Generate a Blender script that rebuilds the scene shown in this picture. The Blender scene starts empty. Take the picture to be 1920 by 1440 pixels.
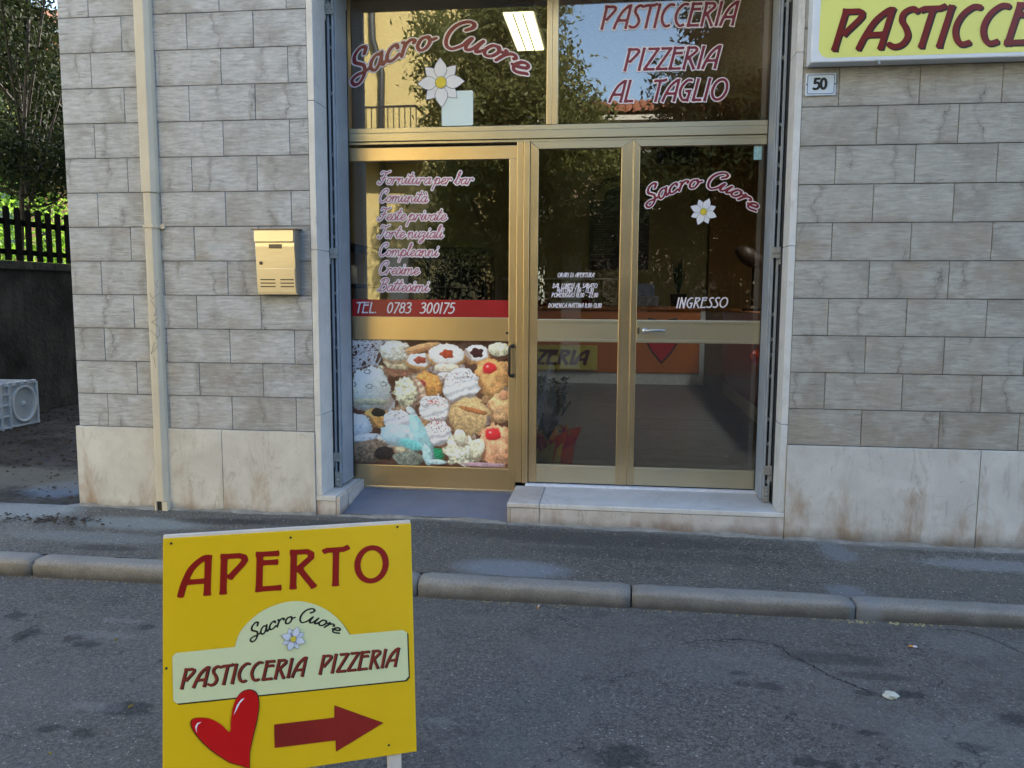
import bpy, math, random
import numpy as np
from mathutils import Vector, Matrix
random.seed(7); rng = np.random.default_rng(11)
SC = bpy.context.scene
R = math.radians
# ------------------------------------------------------------------ camera
YAW, PITCH, ROLL, FOC = -0.1253, -0.1092, 0.005, 1513.27
CAM = np.array([2.858, -4.536, 1.328])
FW = np.array([math.sin(YAW)*math.cos(PITCH), math.cos(YAW)*math.cos(PITCH), math.sin(PITCH)])
RT = np.array([math.cos(YAW), -math.sin(YAW), 0.0]); UP = np.cross(RT, FW)
RT, UP = math.cos(ROLL)*RT + math.sin(ROLL)*UP, -math.sin(ROLL)*RT + math.cos(ROLL)*UP
cd = bpy.data.cameras.new('camera'); cam = bpy.data.objects.new('camera', cd); SC.collection.objects.link(cam)
cd.sensor_width = 36.0; cd.lens = FOC*36.0/1920.0; cd.clip_start = 0.05; cd.clip_end = 2000
cam.matrix_world = Matrix(((RT[0], UP[0], -FW[0], CAM[0]), (RT[1], UP[1], -FW[1], CAM[1]), (RT[2], UP[2], -FW[2], CAM[2]), (0, 0, 0, 1)))
SC.camera = cam
# ------------------------------------------------------------------ sky, sun, exposure
SUN = Vector((0.35, 0.75, 0.55)).normalized()
w = bpy.data.worlds.new('World'); SC.world = w; w.use_nodes = True
wn = w.node_tree.nodes; bg = wn['Background']
sky = wn.new('ShaderNodeTexSky'); sky.sky_type = 'NISHITA'; sky.sun_disc = False
sky.sun_elevation = math.asin(SUN.z); sky.sun_rotation = math.atan2(SUN.x, SUN.y)
w.node_tree.links.new(sky.outputs[0], bg.inputs[0]); bg.inputs[1].default_value = 0.13
sl = bpy.data.lights.new('sun', 'SUN'); sl.energy = 3.2; sl.angle = R(0.53); sl.color = (1.0, 0.93, 0.82)
so = bpy.data.objects.new('sun', sl); SC.collection.objects.link(so); so.rotation_euler = (-SUN).to_track_quat('-Z', 'Y').to_euler()
so.location = (6, 14, 20)
SC.view_settings.view_transform = 'Standard'; SC.view_settings.look = 'None'; SC.view_settings.gamma = 1
SC.view_settings.use_curve_mapping = False; SC.view_settings.exposure = 2.45
SC.cycles.max_bounces = 8; SC.cycles.transparent_max_bounces = 24; SC.cycles.caustics_reflective = False

def ray(px, py): return FW + (px-960)/FOC*RT + (720-py)/FOC*UP
def onY(px, py, y=0.0):
    d = ray(px, py); return CAM + (y-CAM[1])/d[1]*d
def onZ(px, py, z=0.0):
    d = ray(px, py); return CAM + (z-CAM[2])/d[2]*d

# ------------------------------------------------------------------ node helper
class G:
    def __init__(s, name):
        s.m = bpy.data.materials.new(name); s.m.use_nodes = True; s.t = s.m.node_tree; s.b = s.t.nodes['Principled BSDF']
        s.out = s.t.nodes['Material Output']
        s.pos = s.t.nodes.new('ShaderNodeNewGeometry').outputs['Position']
    def set(s, node, i, v):
        sock = node.inputs[i]
        if hasattr(v, 'is_linked'): s.t.links.new(v, sock)
        elif isinstance(v, (tuple, list)) and sock.type == 'RGBA' and len(v) == 3: sock.default_value = (*v, 1)
        else: sock.default_value = v
    def n(s, ty, o=0, ins={}, **pr):
        nd = s.t.nodes.new('ShaderNode'+ty)
        for k, v in pr.items(): setattr(nd, k, v)
        for k, v in ins.items(): s.set(nd, k, v)
        return nd.outputs[o]
    def math(s, op, a, b=0.0, c=0.0, clamp=False): return s.n('Math', ins={0: a, 1: b, 2: c}, operation=op, use_clamp=clamp)
    def map(s, scale=(1, 1, 1), loc=(0, 0, 0), vec=None): return s.n('Mapping', ins={'Vector': vec or s.pos, 'Scale': scale, 'Location': loc})
    def noise(s, sc, det=3, rough=.55, vec=None, dist=0.0): return s.n('TexNoise', ins={'Vector': vec or s.pos, 'Scale': sc, 'Detail': det, 'Roughness': rough, 'Distortion': dist})
    def voro(s, sc, vec=None, feature='F1', out=0, rnd=1.0): return s.n('TexVoronoi', o=out, ins={'Vector': vec or s.pos, 'Scale': sc, 'Randomness': rnd}, feature=feature)
    def step(s, v, a, b, lo=0.0, hi=1.0): return s.n('MapRange', ins={0: v, 1: a, 2: b, 3: lo, 4: hi})
    def mix(s, f, a, b, mode='MIX'):
        nd = s.t.nodes.new('ShaderNodeMix'); nd.data_type = 'RGBA'; nd.blend_type = mode
        s.set(nd, 0, f); s.set(nd, 6, a); s.set(nd, 7, b); return nd.outputs[2]
    def spot(s, x, y, rx, ry, soft=.35, amp=.35, ax=(0, 1), nscale=14):
        v = s.map(loc=(0, 0, 0)); sep = s.n('SeparateXYZ', ins={0: s.pos}); sp = s.t.nodes[-1]
        a = s.math('DIVIDE', s.math('SUBTRACT', sp.outputs[ax[0]], x), rx); b = s.math('DIVIDE', s.math('SUBTRACT', sp.outputs[ax[1]], y), ry)
        d = s.math('SQRT', s.math('ADD', s.math('MULTIPLY', a, a), s.math('MULTIPLY', b, b)))
        d = s.math('ADD', d, s.math('MULTIPLY', s.math('SUBTRACT', s.noise(nscale, 4), .5), amp*2))
        return s.step(d, 1-soft, 1+soft*.4, 1, 0)
    def base(s, col, rough=.6, metal=0.0, spec=None, bump=None, bs=.3, bd=.01):
        s.set(s.b, 'Base Color', col); s.set(s.b, 'Roughness', rough); s.set(s.b, 'Metallic', metal)
        if spec is not None: s.set(s.b, 'Specular IOR Level', spec)
        if bump is not None: s.set(s.b, 'Normal', s.n('Bump', ins={'Strength': bs, 'Distance': bd, 'Height': bump}))
        return s.m
def lin(r, g, b): return tuple((c/255/12.92 if c/255 <= .04045 else ((c/255+.055)/1.055)**2.4) for c in (r, g, b))
def plain(name, col, rough=.5, metal=0.0, var=.12, sc=30, spec=None, bump=True):
    g = G(name); n = g.noise(sc, 4)
    c = g.mix(g.step(n, .3, .7), tuple(x*(1-var) for x in col), tuple(min(1, x*(1+var)) for x in col))
    return g.base(c, rough, metal, spec, g.noise(sc*6, 2) if bump else None, .12, .002)

# ------------------------------------------------------------------ mesh helpers
COL = SC.collection
WL = {}
def thing(name, label, cat, loc=(0, 0, 0), group=None, kind=None):
    o = bpy.data.objects.new(name, None); COL.objects.link(o); o.location = loc; o.empty_display_size = .2
    WL[o.name] = Vector(loc); tag(o, label, cat, group, kind); return o
def tag(o, label=None, cat=None, group=None, kind=None):
    if label: o['label'] = label
    if cat: o['category'] = cat
    if group: o['group'] = group
    if kind: o['kind'] = kind
    return o
class MB:
    def __init__(s): s.v = []; s.f = []; s.mi = []
    def add(s, vs, fs, m=0):
        k = len(s.v); s.v += [tuple(map(float, v)) for v in vs]; s.f += [tuple(i+k for i in f) for f in fs]; s.mi += [m]*len(fs); return s
    def box(s, x0, x1, y0, y1, z0, z1, m=0):
        return s.add([(x0, y0, z0), (x1, y0, z0), (x1, y1, z0), (x0, y1, z0), (x0, y0, z1), (x1, y0, z1), (x1, y1, z1), (x0, y1, z1)],
              [(0, 3, 2, 1), (4, 5, 6, 7), (0, 1, 5, 4), (1, 2, 6, 5), (2, 3, 7, 6), (3, 0, 4, 7)], m)
    def prism(s, pts, axis, a, b, m=0):
        """polygon extruded along an axis: pts are the two other coordinates in order"""
        n = len(pts)
        def P(p, t): return (t, p[0], p[1]) if axis == 0 else (p[0], t, p[1]) if axis == 1 else (p[0], p[1], t)
        vs = [P(p, a) for p in pts] + [P(p, b) for p in pts]
        fs = [tuple(range(n)), tuple(range(2*n-1, n-1, -1))] + [(i, i+n, (i+1) % n+n, (i+1) % n) for i in range(n)]
        return s.add(vs, fs, m)
    def tube(s, pts, r, n=8, m=0, cap=True):
        pts = [Vector(p) for p in pts]; rs = r if isinstance(r, (list, tuple)) else [r]*len(pts); vs = []; fs = []
        for i, p in enumerate(pts):
            t = (pts[min(i+1, len(pts)-1)]-pts[max(i-1, 0)]).normalized(); a = t.orthogonal().normalized()
            if i and (a.dot(pa) < 0.2): a = (pa - t*pa.dot(t)).normalized()
            elif i: a = (pa - t*pa.dot(t)).normalized()
            pa = a; b = t.cross(a)
            vs += [tuple(p + (a*math.cos(2*math.pi*k/n)+b*math.sin(2*math.pi*k/n))*rs[i]) for k in range(n)]
        for i in range(len(pts)-1): fs += [(i*n+k, i*n+(k+1) % n, (i+1)*n+(k+1) % n, (i+1)*n+k) for k in range(n)]
        if cap: fs += [tuple(range(n-1, -1, -1)), tuple(range((len(pts)-1)*n, len(pts)*n))]
        return s.add(vs, fs, m)
    def ball(s, c, r, nu=10, nv=7, m=0, jit=0):
        vs = []; fs = []
        r = r if isinstance(r, (tuple, list)) else (r, r, r)
        for j in range(nv+1):
            for i in range(nu):
                th = math.pi*j/nv; ph = 2*math.pi*i/nu; q = 1+random.uniform(-jit, jit)
                vs.append((c[0]+r[0]*q*math.sin(th)*math.cos(ph), c[1]+r[1]*q*math.sin(th)*math.sin(ph), c[2]+r[2]*q*math.cos(th)))
        for j in range(nv):
            for i in range(nu): fs.append((j*nu+i, (j+1)*nu+i, (j+1)*nu+(i+1) % nu, j*nu+(i+1) % nu))
        return s.add(vs, fs, m)
    def build(s, name, mats, parent=None, bevel=0, smooth=False, label=None, cat=None, group=None, kind=None, org=None):
        v = np.array(s.v); c = Vector(org) if org is not None else Vector((v.min(0)+v.max(0))/2)
        if parent is None and org is None: c.z = v[:, 2].min()
        me = bpy.data.meshes.new(name); me.from_pydata([tuple(p) for p in v-np.array(c)], [], s.f)
        mats = mats if isinstance(mats, (list, tuple)) else [mats]
        for m in mats: me.materials.append(m)
        if len(mats) > 1: me.polygons.foreach_set('material_index', s.mi)
        if smooth: me.polygons.foreach_set('use_smooth', [True]*len(me.polygons))
        me.update()
        return place(name, me, c, parent, bevel, label, cat, group, kind)
def place(name, me, c, parent=None, bevel=0, label=None, cat=None, group=None, kind=None):
    o = bpy.data.objects.new(name, me); COL.objects.link(o); c = Vector(c)
    WL[o.name] = c.copy()
    if parent: o.parent = parent; o.location = c - WL[parent.name]
    else: o.location = c
    if bevel:
        b = o.modifiers.new('bevel', 'BEVEL'); b.width = bevel; b.segments = 2; b.limit_method = 'ANGLE'
    tag(o, label, cat, group, kind); return o
def smooth_pts(pts, k=6):
    P = [np.array(p, float) for p in pts]; P = [2*P[0]-P[1]] + P + [2*P[-1]-P[-2]]; out = []
    for i in range(1, len(P)-2):
        for j in range(k):
            t = j/k; a, b, c, d = P[i-1:i+3]
            out.append(.5*((2*b)+(-a+c)*t+(2*a-5*b+4*c-d)*t*t+(-a+3*b-3*c+d)*t**3))
    return out + [P[-2]]

# ------------------------------------------------------------------ flat art: planes, stroke lettering, outlines
class Plane:
    def __init__(s, o, ex, ez, n): s.o, s.ex, s.ez, s.n = [np.array(q, float) for q in (o, ex, ez, n)]
    def px(s, px, py):
        d = ray(px, py); t = (s.o-CAM)@s.n/(d@s.n); q = CAM+t*d-s.o; return np.array([q@s.ex, q@s.ez])
    def p3(s, a, off): return s.o+a[0]*s.ex+a[1]*s.ez+s.n*off
def yplane(y): return Plane((0, y, 0), (1, 0, 0), (0, 0, 1), (0, -1, 0))
SER = True
DECO = {
'A': (.60, [('c', [(.0, 0), (.07, .35), (.2, .70), (.40, .92), (.52, .95)]), ('l', [(.5, 1.0), (.5, 0)]), ('l', [(.08, .36), (.5, .36)])]),
'P': (.56, [('l', [(.07, 0), (.07, 1)]), ('l', [(0, .94), (.36, .94), (.45, .90), (.47, .82), (.42, .72), (.17, .38)])]),
'E': (.54, [('l', [(.07, 0), (.07, 1)]), ('l', [(0, .94), (.44, .94)]), ('l', [(.07, .72), (.43, .72)]), ('l', [(0, .06), (.50, .06)])]),
'R': (.57, [('l', [(.07, 0), (.07, 1)]), ('l', [(0, .94), (.34, .94), (.42, .88), (.42, .78), (.12, .46)]), ('l', [(.18, .52), (.50, 0)])]),
'T': (.50, [('l', [(-.04, .90), (.04, .94), (.38, .94), (.50, 1.0)]), ('l', [(.23, .94), (.23, 0)])]),
'O': (.74, [('c', [(.35+.30*math.sin(2*math.pi*k/16), .5+.44*math.cos(2*math.pi*k/16)) for k in range(17)])]),
'S': (.48, [('c', [(.44, .88), (.30, .95), (.14, .86), (.14, .68), (.28, .50), (.38, .30), (.32, .11), (.16, .05), (.0, .12)])]),
'I': (.23, [('l', [(.08, 0), (.08, 1)])]),
'C': (.56, [('c', [(.46, .92), (.28, .94), (.10, .76), (.04, .48), (.12, .22), (.28, .06), (.46, .10)])]),
'Z': (.50, [('l', [(.02, .94), (.43, .94), (.04, .06), (.47, .06)])]),
'L': (.46, [('l', [(.07, 1), (.07, .0)]), ('l', [(.07, .06), (.42, .06)])]),
'G': (.60, [('c', [(.46, .92), (.28, .94), (.10, .76), (.04, .48), (.12, .22), (.28, .06), (.42, .08)]), ('l', [(.26, .46), (.50, .46)]), ('l', [(.46, .5), (.44, .0)])]),
'N': (.56, [('l', [(.06, 0), (.06, .98), (.42, .02), (.42, 1)])]),
'D': (.60, [('l', [(.07, 0), (.07, 1)]), ('c', [(0, .94), (.28, .90), (.45, .66), (.45, .36), (.28, .10), (0, .06)])]),
'B': (.54, [('l', [(.07, 0), (.07, 1)]), ('c', [(0, .94), (.3, .92), (.40, .76), (.3, .58), (.1, .54)]), ('c', [(.1, .54), (.36, .48), (.44, .28), (.3, .08), (0, .06)])]),
'M': (.68, [('l', [(.03, 0), (.08, .96), (.29, .34), (.5, .96), (.55, 0)])]),
'U': (.58, [('c', [(.05, 1), (.05, .4), (.12, .1), (.26, .05), (.42, .14), (.46, .4), (.46, 1)])]),
'V': (.56, [('l', [(.02, 1), (.24, .02), (.46, 1)])]),
"'": (.18, [('l', [(.08, 1), (.04, .8)])]), '.': (.22, [('l', [(.05, .02), (.05, .14)])]), ',': (.20, [('l', [(.07, .12), (.02, -.1)])]),
'-': (.40, [('l', [(.06, .45), (.30, .45)])]), ' ': (.34, []),
'0': (.50, [('c', [(.23+.18*math.sin(2*math.pi*k/14), .5+.44*math.cos(2*math.pi*k/14)) for k in range(15)])]),
'1': (.24, [('l', [(.08, 0), (.08, 1)])]), '2': (.48, [('c', [(.04, .78), (.14, .94), (.32, .92), (.38, .72), (.26, .46), (.04, .07)]), ('l', [(.0, .06), (.42, .06)])]),
'3': (.46, [('c', [(.02, .84), (.14, .95), (.32, .88), (.32, .66), (.14, .54)]), ('c', [(.14, .54), (.36, .46), (.38, .2), (.22, .05), (.0, .10)])]),
'5': (.46, [('l', [(.38, .94), (.10, .94), (.07, .56)]), ('c', [(.07, .56), (.28, .6), (.39, .38), (.3, .12), (.12, .05), (.0, .10)])]),
'7': (.44, [('l', [(.0, .94), (.38, .94), (.12, 0)])]),
'8': (.48, [('c', [(.22+.15*math.sin(2*math.pi*k/12), .74+.20*math.cos(2*math.pi*k/12)) for k in range(13)]), ('c', [(.22+.18*math.sin(2*math.pi*k/12), .30+.24*math.cos(2*math.pi*k/12)) for k in range(13)])]),
}
SCR = {
'S': (.56, [('c', [(.50, .74), (.56, .90), (.44, 1.0), (.26, .92), (.20, .72), (.32, .54), (.42, .38), (.36, .14), (.16, .02), (-.02, .10), (-.04, .28), (.14, .30), (.34, .22), (.52, .20), (.60, .24)])]),
'C': (.62, [('c', [(.46, .70), (.58, .84), (.54, .98), (.38, 1.0), (.18, .82), (.08, .50), (.12, .16), (.28, .0), (.46, .06), (.62, .22)])]),
'F': (.60, [('c', [(.06, .80), (.14, .96), (.34, .90), (.56, .92), (.68, 1.0)]), ('c', [(.42, .90), (.36, .60), (.28, .20), (.14, .0), (-.02, .04), (.0, .16)]), ('c', [(.16, .44), (.34, .46), (.50, .50)])]),
'T': (.52, [('c', [(.06, .80), (.14, .96), (.34, .90), (.56, .92), (.68, 1.0)]), ('c', [(.42, .90), (.36, .60), (.28, .20), (.14, .0), (-.02, .04), (.0, .16)])]),
'B': (.62, [('c', [(.06, .78), (.2, .96), (.44, .98), (.58, .84), (.46, .62), (.24, .54)]), ('c', [(.24, .54), (.48, .52), (.56, .28), (.38, .04), (.12, .02), (-.02, .10)]), ('c', [(.26, .90), (.2, .5), (.12, .04)])]),
'a': (.50, [('c', [(.38, .40), (.24, .47), (.08, .34), (.04, .14), (.14, .02), (.28, .10), (.40, .34)]), ('c', [(.41, .46), (.37, .20), (.40, .03), (.50, .10), (.56, .20)])]),
'b': (.44, [('c', [(-.04, .16), (.12, .5), (.24, .86), (.20, 1.0), (.12, .90), (.08, .4), (.08, .10), (.20, .02), (.34, .14), (.36, .38), (.26, .44)]), ('c', [(.26, .44), (.40, .38), (.50, .42)])]),
'c': (.46, [('c', [(.36, .34), (.32, .47), (.16, .42), (.04, .20), (.10, .02), (.26, .02), (.40, .12)])]),
'e': (.40, [('c', [(.0, .16), (.16, .20), (.32, .34), (.28, .46), (.14, .42), (.06, .20), (.14, .03), (.28, .04), (.46, .20)])]),
'i': (.26, [('c', [(.0, .20), (.12, .46), (.08, .18), (.12, .03), (.22, .08), (.30, .20)]), ('l', [(.15, .66), (.165, .72)])]),
'l': (.28, [('c', [(-.02, .18), (.14, .56), (.24, .90), (.18, 1.0), (.10, .80), (.07, .2), (.13, .03), (.24, .08), (.32, .2)])]),
'm': (.76, [('c', [(-.02, .30), (.08, .46), (.08, .2), (.06, .0)]), ('c', [(.07, .2), (.18, .42), (.30, .44), (.32, .2), (.30, .0)]), ('c', [(.31, .2), (.42, .42), (.54, .44), (.55, .2), (.58, .03), (.68, .06), (.78, .20)])]),
'n': (.54, [('c', [(-.02, .30), (.08, .46), (.08, .2), (.06, .0)]), ('c', [(.07, .2), (.18, .42), (.31, .44), (.33, .2), (.36, .03), (.46, .06), (.56, .20)])]),
'o': (.44, [('c', [(.26, .46), (.12, .42), (.04, .20), (.12, .03), (.28, .06), (.36, .26), (.30, .44), (.26, .46)]), ('c', [(.3, .40), (.40, .34), (.50, .38)])]),
'p': (.48, [('c', [(-.02, .26), (.12, .50), (.06, .1), (-.02, -.42)]), ('c', [(.08, .24), (.22, .46), (.36, .38), (.34, .12), (.20, .02), (.10, .08)]), ('c', [(.22, .02), (.38, .06), (.52, .2)])]),
'r': (.42, [('c', [(.04, .46), (.10, .40), (.07, .2), (.02, .0)]), ('c', [(.05, .16), (.14, .38), (.26, .47), (.36, .42), (.34, .34)])]),
's': (.36, [('c', [(-.04, .14), (.18, .52), (.28, .26), (.22, .04), (.08, .02), (.02, .10)]), ('c', [(.22, .04), (.34, .10), (.42, .2)])]),
't': (.30, [('c', [(-.02, .18), (.12, .5), (.2, .86), (.10, .4), (.07, .12), (.14, .03), (.24, .08), (.34, .2)]), ('l', [(-.02, .60), (.30, .62)])]),
'u': (.52, [('c', [(-.02, .24), (.08, .46), (.05, .18), (.10, .03), (.24, .10), (.36, .40)]), ('c', [(.38, .46), (.34, .20), (.37, .03), (.46, .08), (.56, .20)])]),
'v': (.44, [('c', [(-.02, .26), (.08, .46), (.10, .18), (.16, .03), (.30, .18), (.34, .42), (.30, .44), (.48, .40)])]),
'z': (.40, [('c', [(.0, .36), (.12, .46), (.28, .38), (.14, .16), (.24, .12), (.24, -.1), (.06, -.34), (-.04, -.26), (.14, -.08), (.44, .2)])]),
' ': (.26, []),
}
SCR['\u00e0'] = (SCR['a'][0], SCR['a'][1] + [('l', [(.22, .78), (.34, .62)])])
DECO['\u00cc'] = (DECO['I'][0], DECO['I'][1] + [('l', [(.0, 1.26), (.10, 1.12)])])
def stroke_list(s, font, slant, gap=0.0):
    x = 0; out = []
    for ch in s:
        adv, st = font[ch]
        for k, pts in st:
            p = smooth_pts(pts, 5) if k == 'c' else [np.array(q, float) for q in pts]
            out.append(np.array([(q[0]+x+slant*q[1], q[1]) for q in p]))
        x += adv + (gap if ch != ' ' else 0)
    return out, x
def field(strokes, step, pad, hw, flat=True):
    allp = np.concatenate(strokes); x0, y0 = allp.min(0)-pad; x1, y1 = allp.max(0)+pad
    nx = int((x1-x0)/step)+2; ny = int((y1-y0)/step)+2
    D = np.full((ny, nx), 9.0)
    for P in strokes:
        n = len(P)-1
        closed = np.hypot(*(P[0]-P[-1])) < .02
        for i in range(n):
            a, b = P[i], P[i+1]; L = np.hypot(*(b-a))
            if L < 1e-6: continue
            u = (b-a)/L
            i0 = max(0, int((min(a[0], b[0])-pad-x0)/step)); i1 = min(nx, int((max(a[0], b[0])+pad-x0)/step)+2)
            j0 = max(0, int((min(a[1], b[1])-pad-y0)/step)); j1 = min(ny, int((max(a[1], b[1])+pad-y0)/step)+2)
            X = x0+np.arange(i0, i1)*step-a[0]; Y = y0+np.arange(j0, j1)*step-a[1]; X, Y = np.meshgrid(X, Y)
            s = X*u[0]+Y*u[1]; p = np.abs(X*u[1]-Y*u[0]); over = np.maximum(-s, s-L); d = np.where(over > 0, np.hypot(p, over), p)
            if flat and not closed:
                fl = .20*hw
                if i == 0:
                    d = np.where(s < 0, np.maximum(p-fl, hw-s), d); d = d-np.where((s >= 0) & (s < .16), fl*(1-s/.16)**2, 0) if L > .3 else d
                if i == n-1:
                    d = np.where(s > L, np.maximum(p-fl, hw+s-L), d); d = d-np.where((s <= L) & (s > L-.16), fl*(1-(L-s)/.16)**2, 0) if L > .3 else d
            D[j0:j1, i0:i1] = np.minimum(D[j0:j1, i0:i1], d)
    return D, x0, y0, step
def contour(F, maxrun=8):
    """cells of the region where field < level, clipped; returns 2D verts, faces"""
    D, x0, y0, st, lev = F; I = (D < lev); V = []; Fc = []
    full = I[:-1, :-1] & I[1:, :-1] & I[:-1, 1:] & I[1:, 1:]; anyc = I[:-1, :-1] | I[1:, :-1] | I[:-1, 1:] | I[1:, 1:]
    ny, nx = full.shape
    for j in range(ny):
        i = 0; row = full[j]
        for i in np.nonzero(anyc[j])[0]:
            if row[i]: continue
            c = [(i, j), (i+1, j), (i+1, j+1), (i, j+1)]; poly = []
            for k in range(4):
                a, b = c[k], c[(k+1) % 4]; da, db = D[a[1], a[0]]-lev, D[b[1], b[0]]-lev
                if da < 0: poly.append(a)
                if (da < 0) != (db < 0):
                    t = da/(da-db); poly.append((a[0]+(b[0]-a[0])*t, a[1]+(b[1]-a[1])*t))
            if len(poly) > 2:
                k0 = len(V); V += [(x0+p[0]*st, y0+p[1]*st) for p in poly]; Fc.append(tuple(range(k0, k0+len(poly))))
        idx = np.nonzero(row)[0]; k = 0
        while k < len(idx):
            e = k
            while e+1 < len(idx) and idx[e+1] == idx[e]+1 and e-k < maxrun: e += 1
            a, b = idx[k], idx[e]+1; k0 = len(V)
            V += [(x0+a*st, y0+j*st), (x0+b*st, y0+j*st), (x0+b*st, y0+(j+1)*st), (x0+a*st, y0+(j+1)*st)]; Fc.append((k0, k0+1, k0+2, k0+3)); k = e+1
    return V, Fc
def lettering(name, plane, s, font, parent, mats, mapf, hw, outline=0.0, slant=.0, res=30, off=.0015, flat=True, shadow=None, gap=0.0, label=None):
    """mats[0] letters, mats[1] outline (or shadow). mapf maps text units to plane coordinates."""
    st, W = stroke_list(s, font, slant, gap); D, x0, y0, step = field(st, 1.0/res, hw+outline+.06, hw, flat)
    mb = MB(); f = mapf(W)
    def put(lev, o, m, dx=0, dy=0):
        V, F = contour((D, x0, y0, step, lev)); mb.add([plane.p3(f(x+dx, y+dy), o) for x, y in V], F, m)
    if shadow: put(hw, off, 1, *shadow)
    if outline: put(hw+outline, off, 1)
    put(hw, off+(.001 if (outline or shadow) else 0), 0)
    return mb.build(name, mats, parent, label=label)
def linefit(plane, bl, br, tl):
    a, b, t = plane.px(*bl), plane.px(*br), plane.px(*tl); H = np.linalg.norm(t-a) if abs((t-a)[1]) < 1e-9 else abs((t-a)@np.array([-(b-a)[1], (b-a)[0]])/np.linalg.norm(b-a))
    u = (b-a)/np.linalg.norm(b-a); nrm = np.array([-u[1], u[0]]); L = np.linalg.norm(b-a)
    return lambda W: (lambda x, y: a+u*(x/W*L)+nrm*(y*H))
def arcfit(plane, p1, p2, p3, cap, pw=1.0):
    A, B, C_ = [plane.px(*p) for p in (p1, p2, p3)]
    M = np.array([B-A, C_-A])*2; r = np.array([B@B-A@A, C_@C_-A@A]); c = np.linalg.solve(M, r); Rr = np.linalg.norm(A-c)
    t1 = math.atan2(*(A-c)); t2 = math.atan2(*(C_-c))
    return lambda W: (lambda x, y: c+(Rr+y*cap)*np.array([math.sin(t1+(t2-t1)*x/W), math.cos(t1+(t2-t1)*x/W)]))
def flat_poly(name, plane, pts, mat, parent, off=.001, px=True, label=None, grow=0):
    q = [plane.px(*p) if px else np.array(p) for p in pts]
    if grow:
        c = np.mean(q, 0); q = [p+(p-c)/np.linalg.norm(p-c)*grow for p in q]
    mb = MB(); mb.add([plane.p3(p, off) for p in q], [tuple(range(len(q)))]); o = mb.build(name, mat, parent, label=label); return o
def flower(plane, c, r, parent, M, off=.0015, rot=0.0, n=8, name='flower_emblem', ang=None):
    """daisy with pointed petals: outline, petals, yellow centre"""
    mb = MB()
    order = list(range(0, n, 2))+list(range(1, n, 2))
    for z, k in enumerate(order[::-1]):
        a = rot+2*math.pi*k/n; rr = r*(1.0 if k % 2 == 0 else .93)
        u = np.array([math.sin(a), math.cos(a)]); v = np.array([u[1], -u[0]])
        for grow, m, o in ((r*.022, 1, 0), (0, 0, .00025)):
            pts = []
            for t in np.linspace(0, 1, 9): pts.append(c+u*((.14+.86*t)*rr+grow*(t == 1)*1.5)+v*((.265*math.sin(math.pi*min(1, t**.85)))*rr*(1 if t < 1 else 0)+grow*(1 if 0 < t < 1 else 0)))
            for t in np.linspace(1, 0, 9)[1:-1]: pts.append(c+u*((.14+.86*t)*rr)-v*((.265*math.sin(math.pi*min(1, t**.85)))*rr+grow))
            mb.add([plane.p3(p, off+z*.0006+o) for p in pts], [tuple(range(len(pts)))], m)
    for rr, m, o in ((.25*r, 1, 0), (.23*r, 2, .0003)):
        mb.add([plane.p3(c+rr*np.array([math.sin(t), math.cos(t)]), off+.0056+o) for t in np.linspace(0, 2*math.pi, 21)[:-1]], [tuple(range(20))], m)
    return mb.build(name, M, parent)
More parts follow.
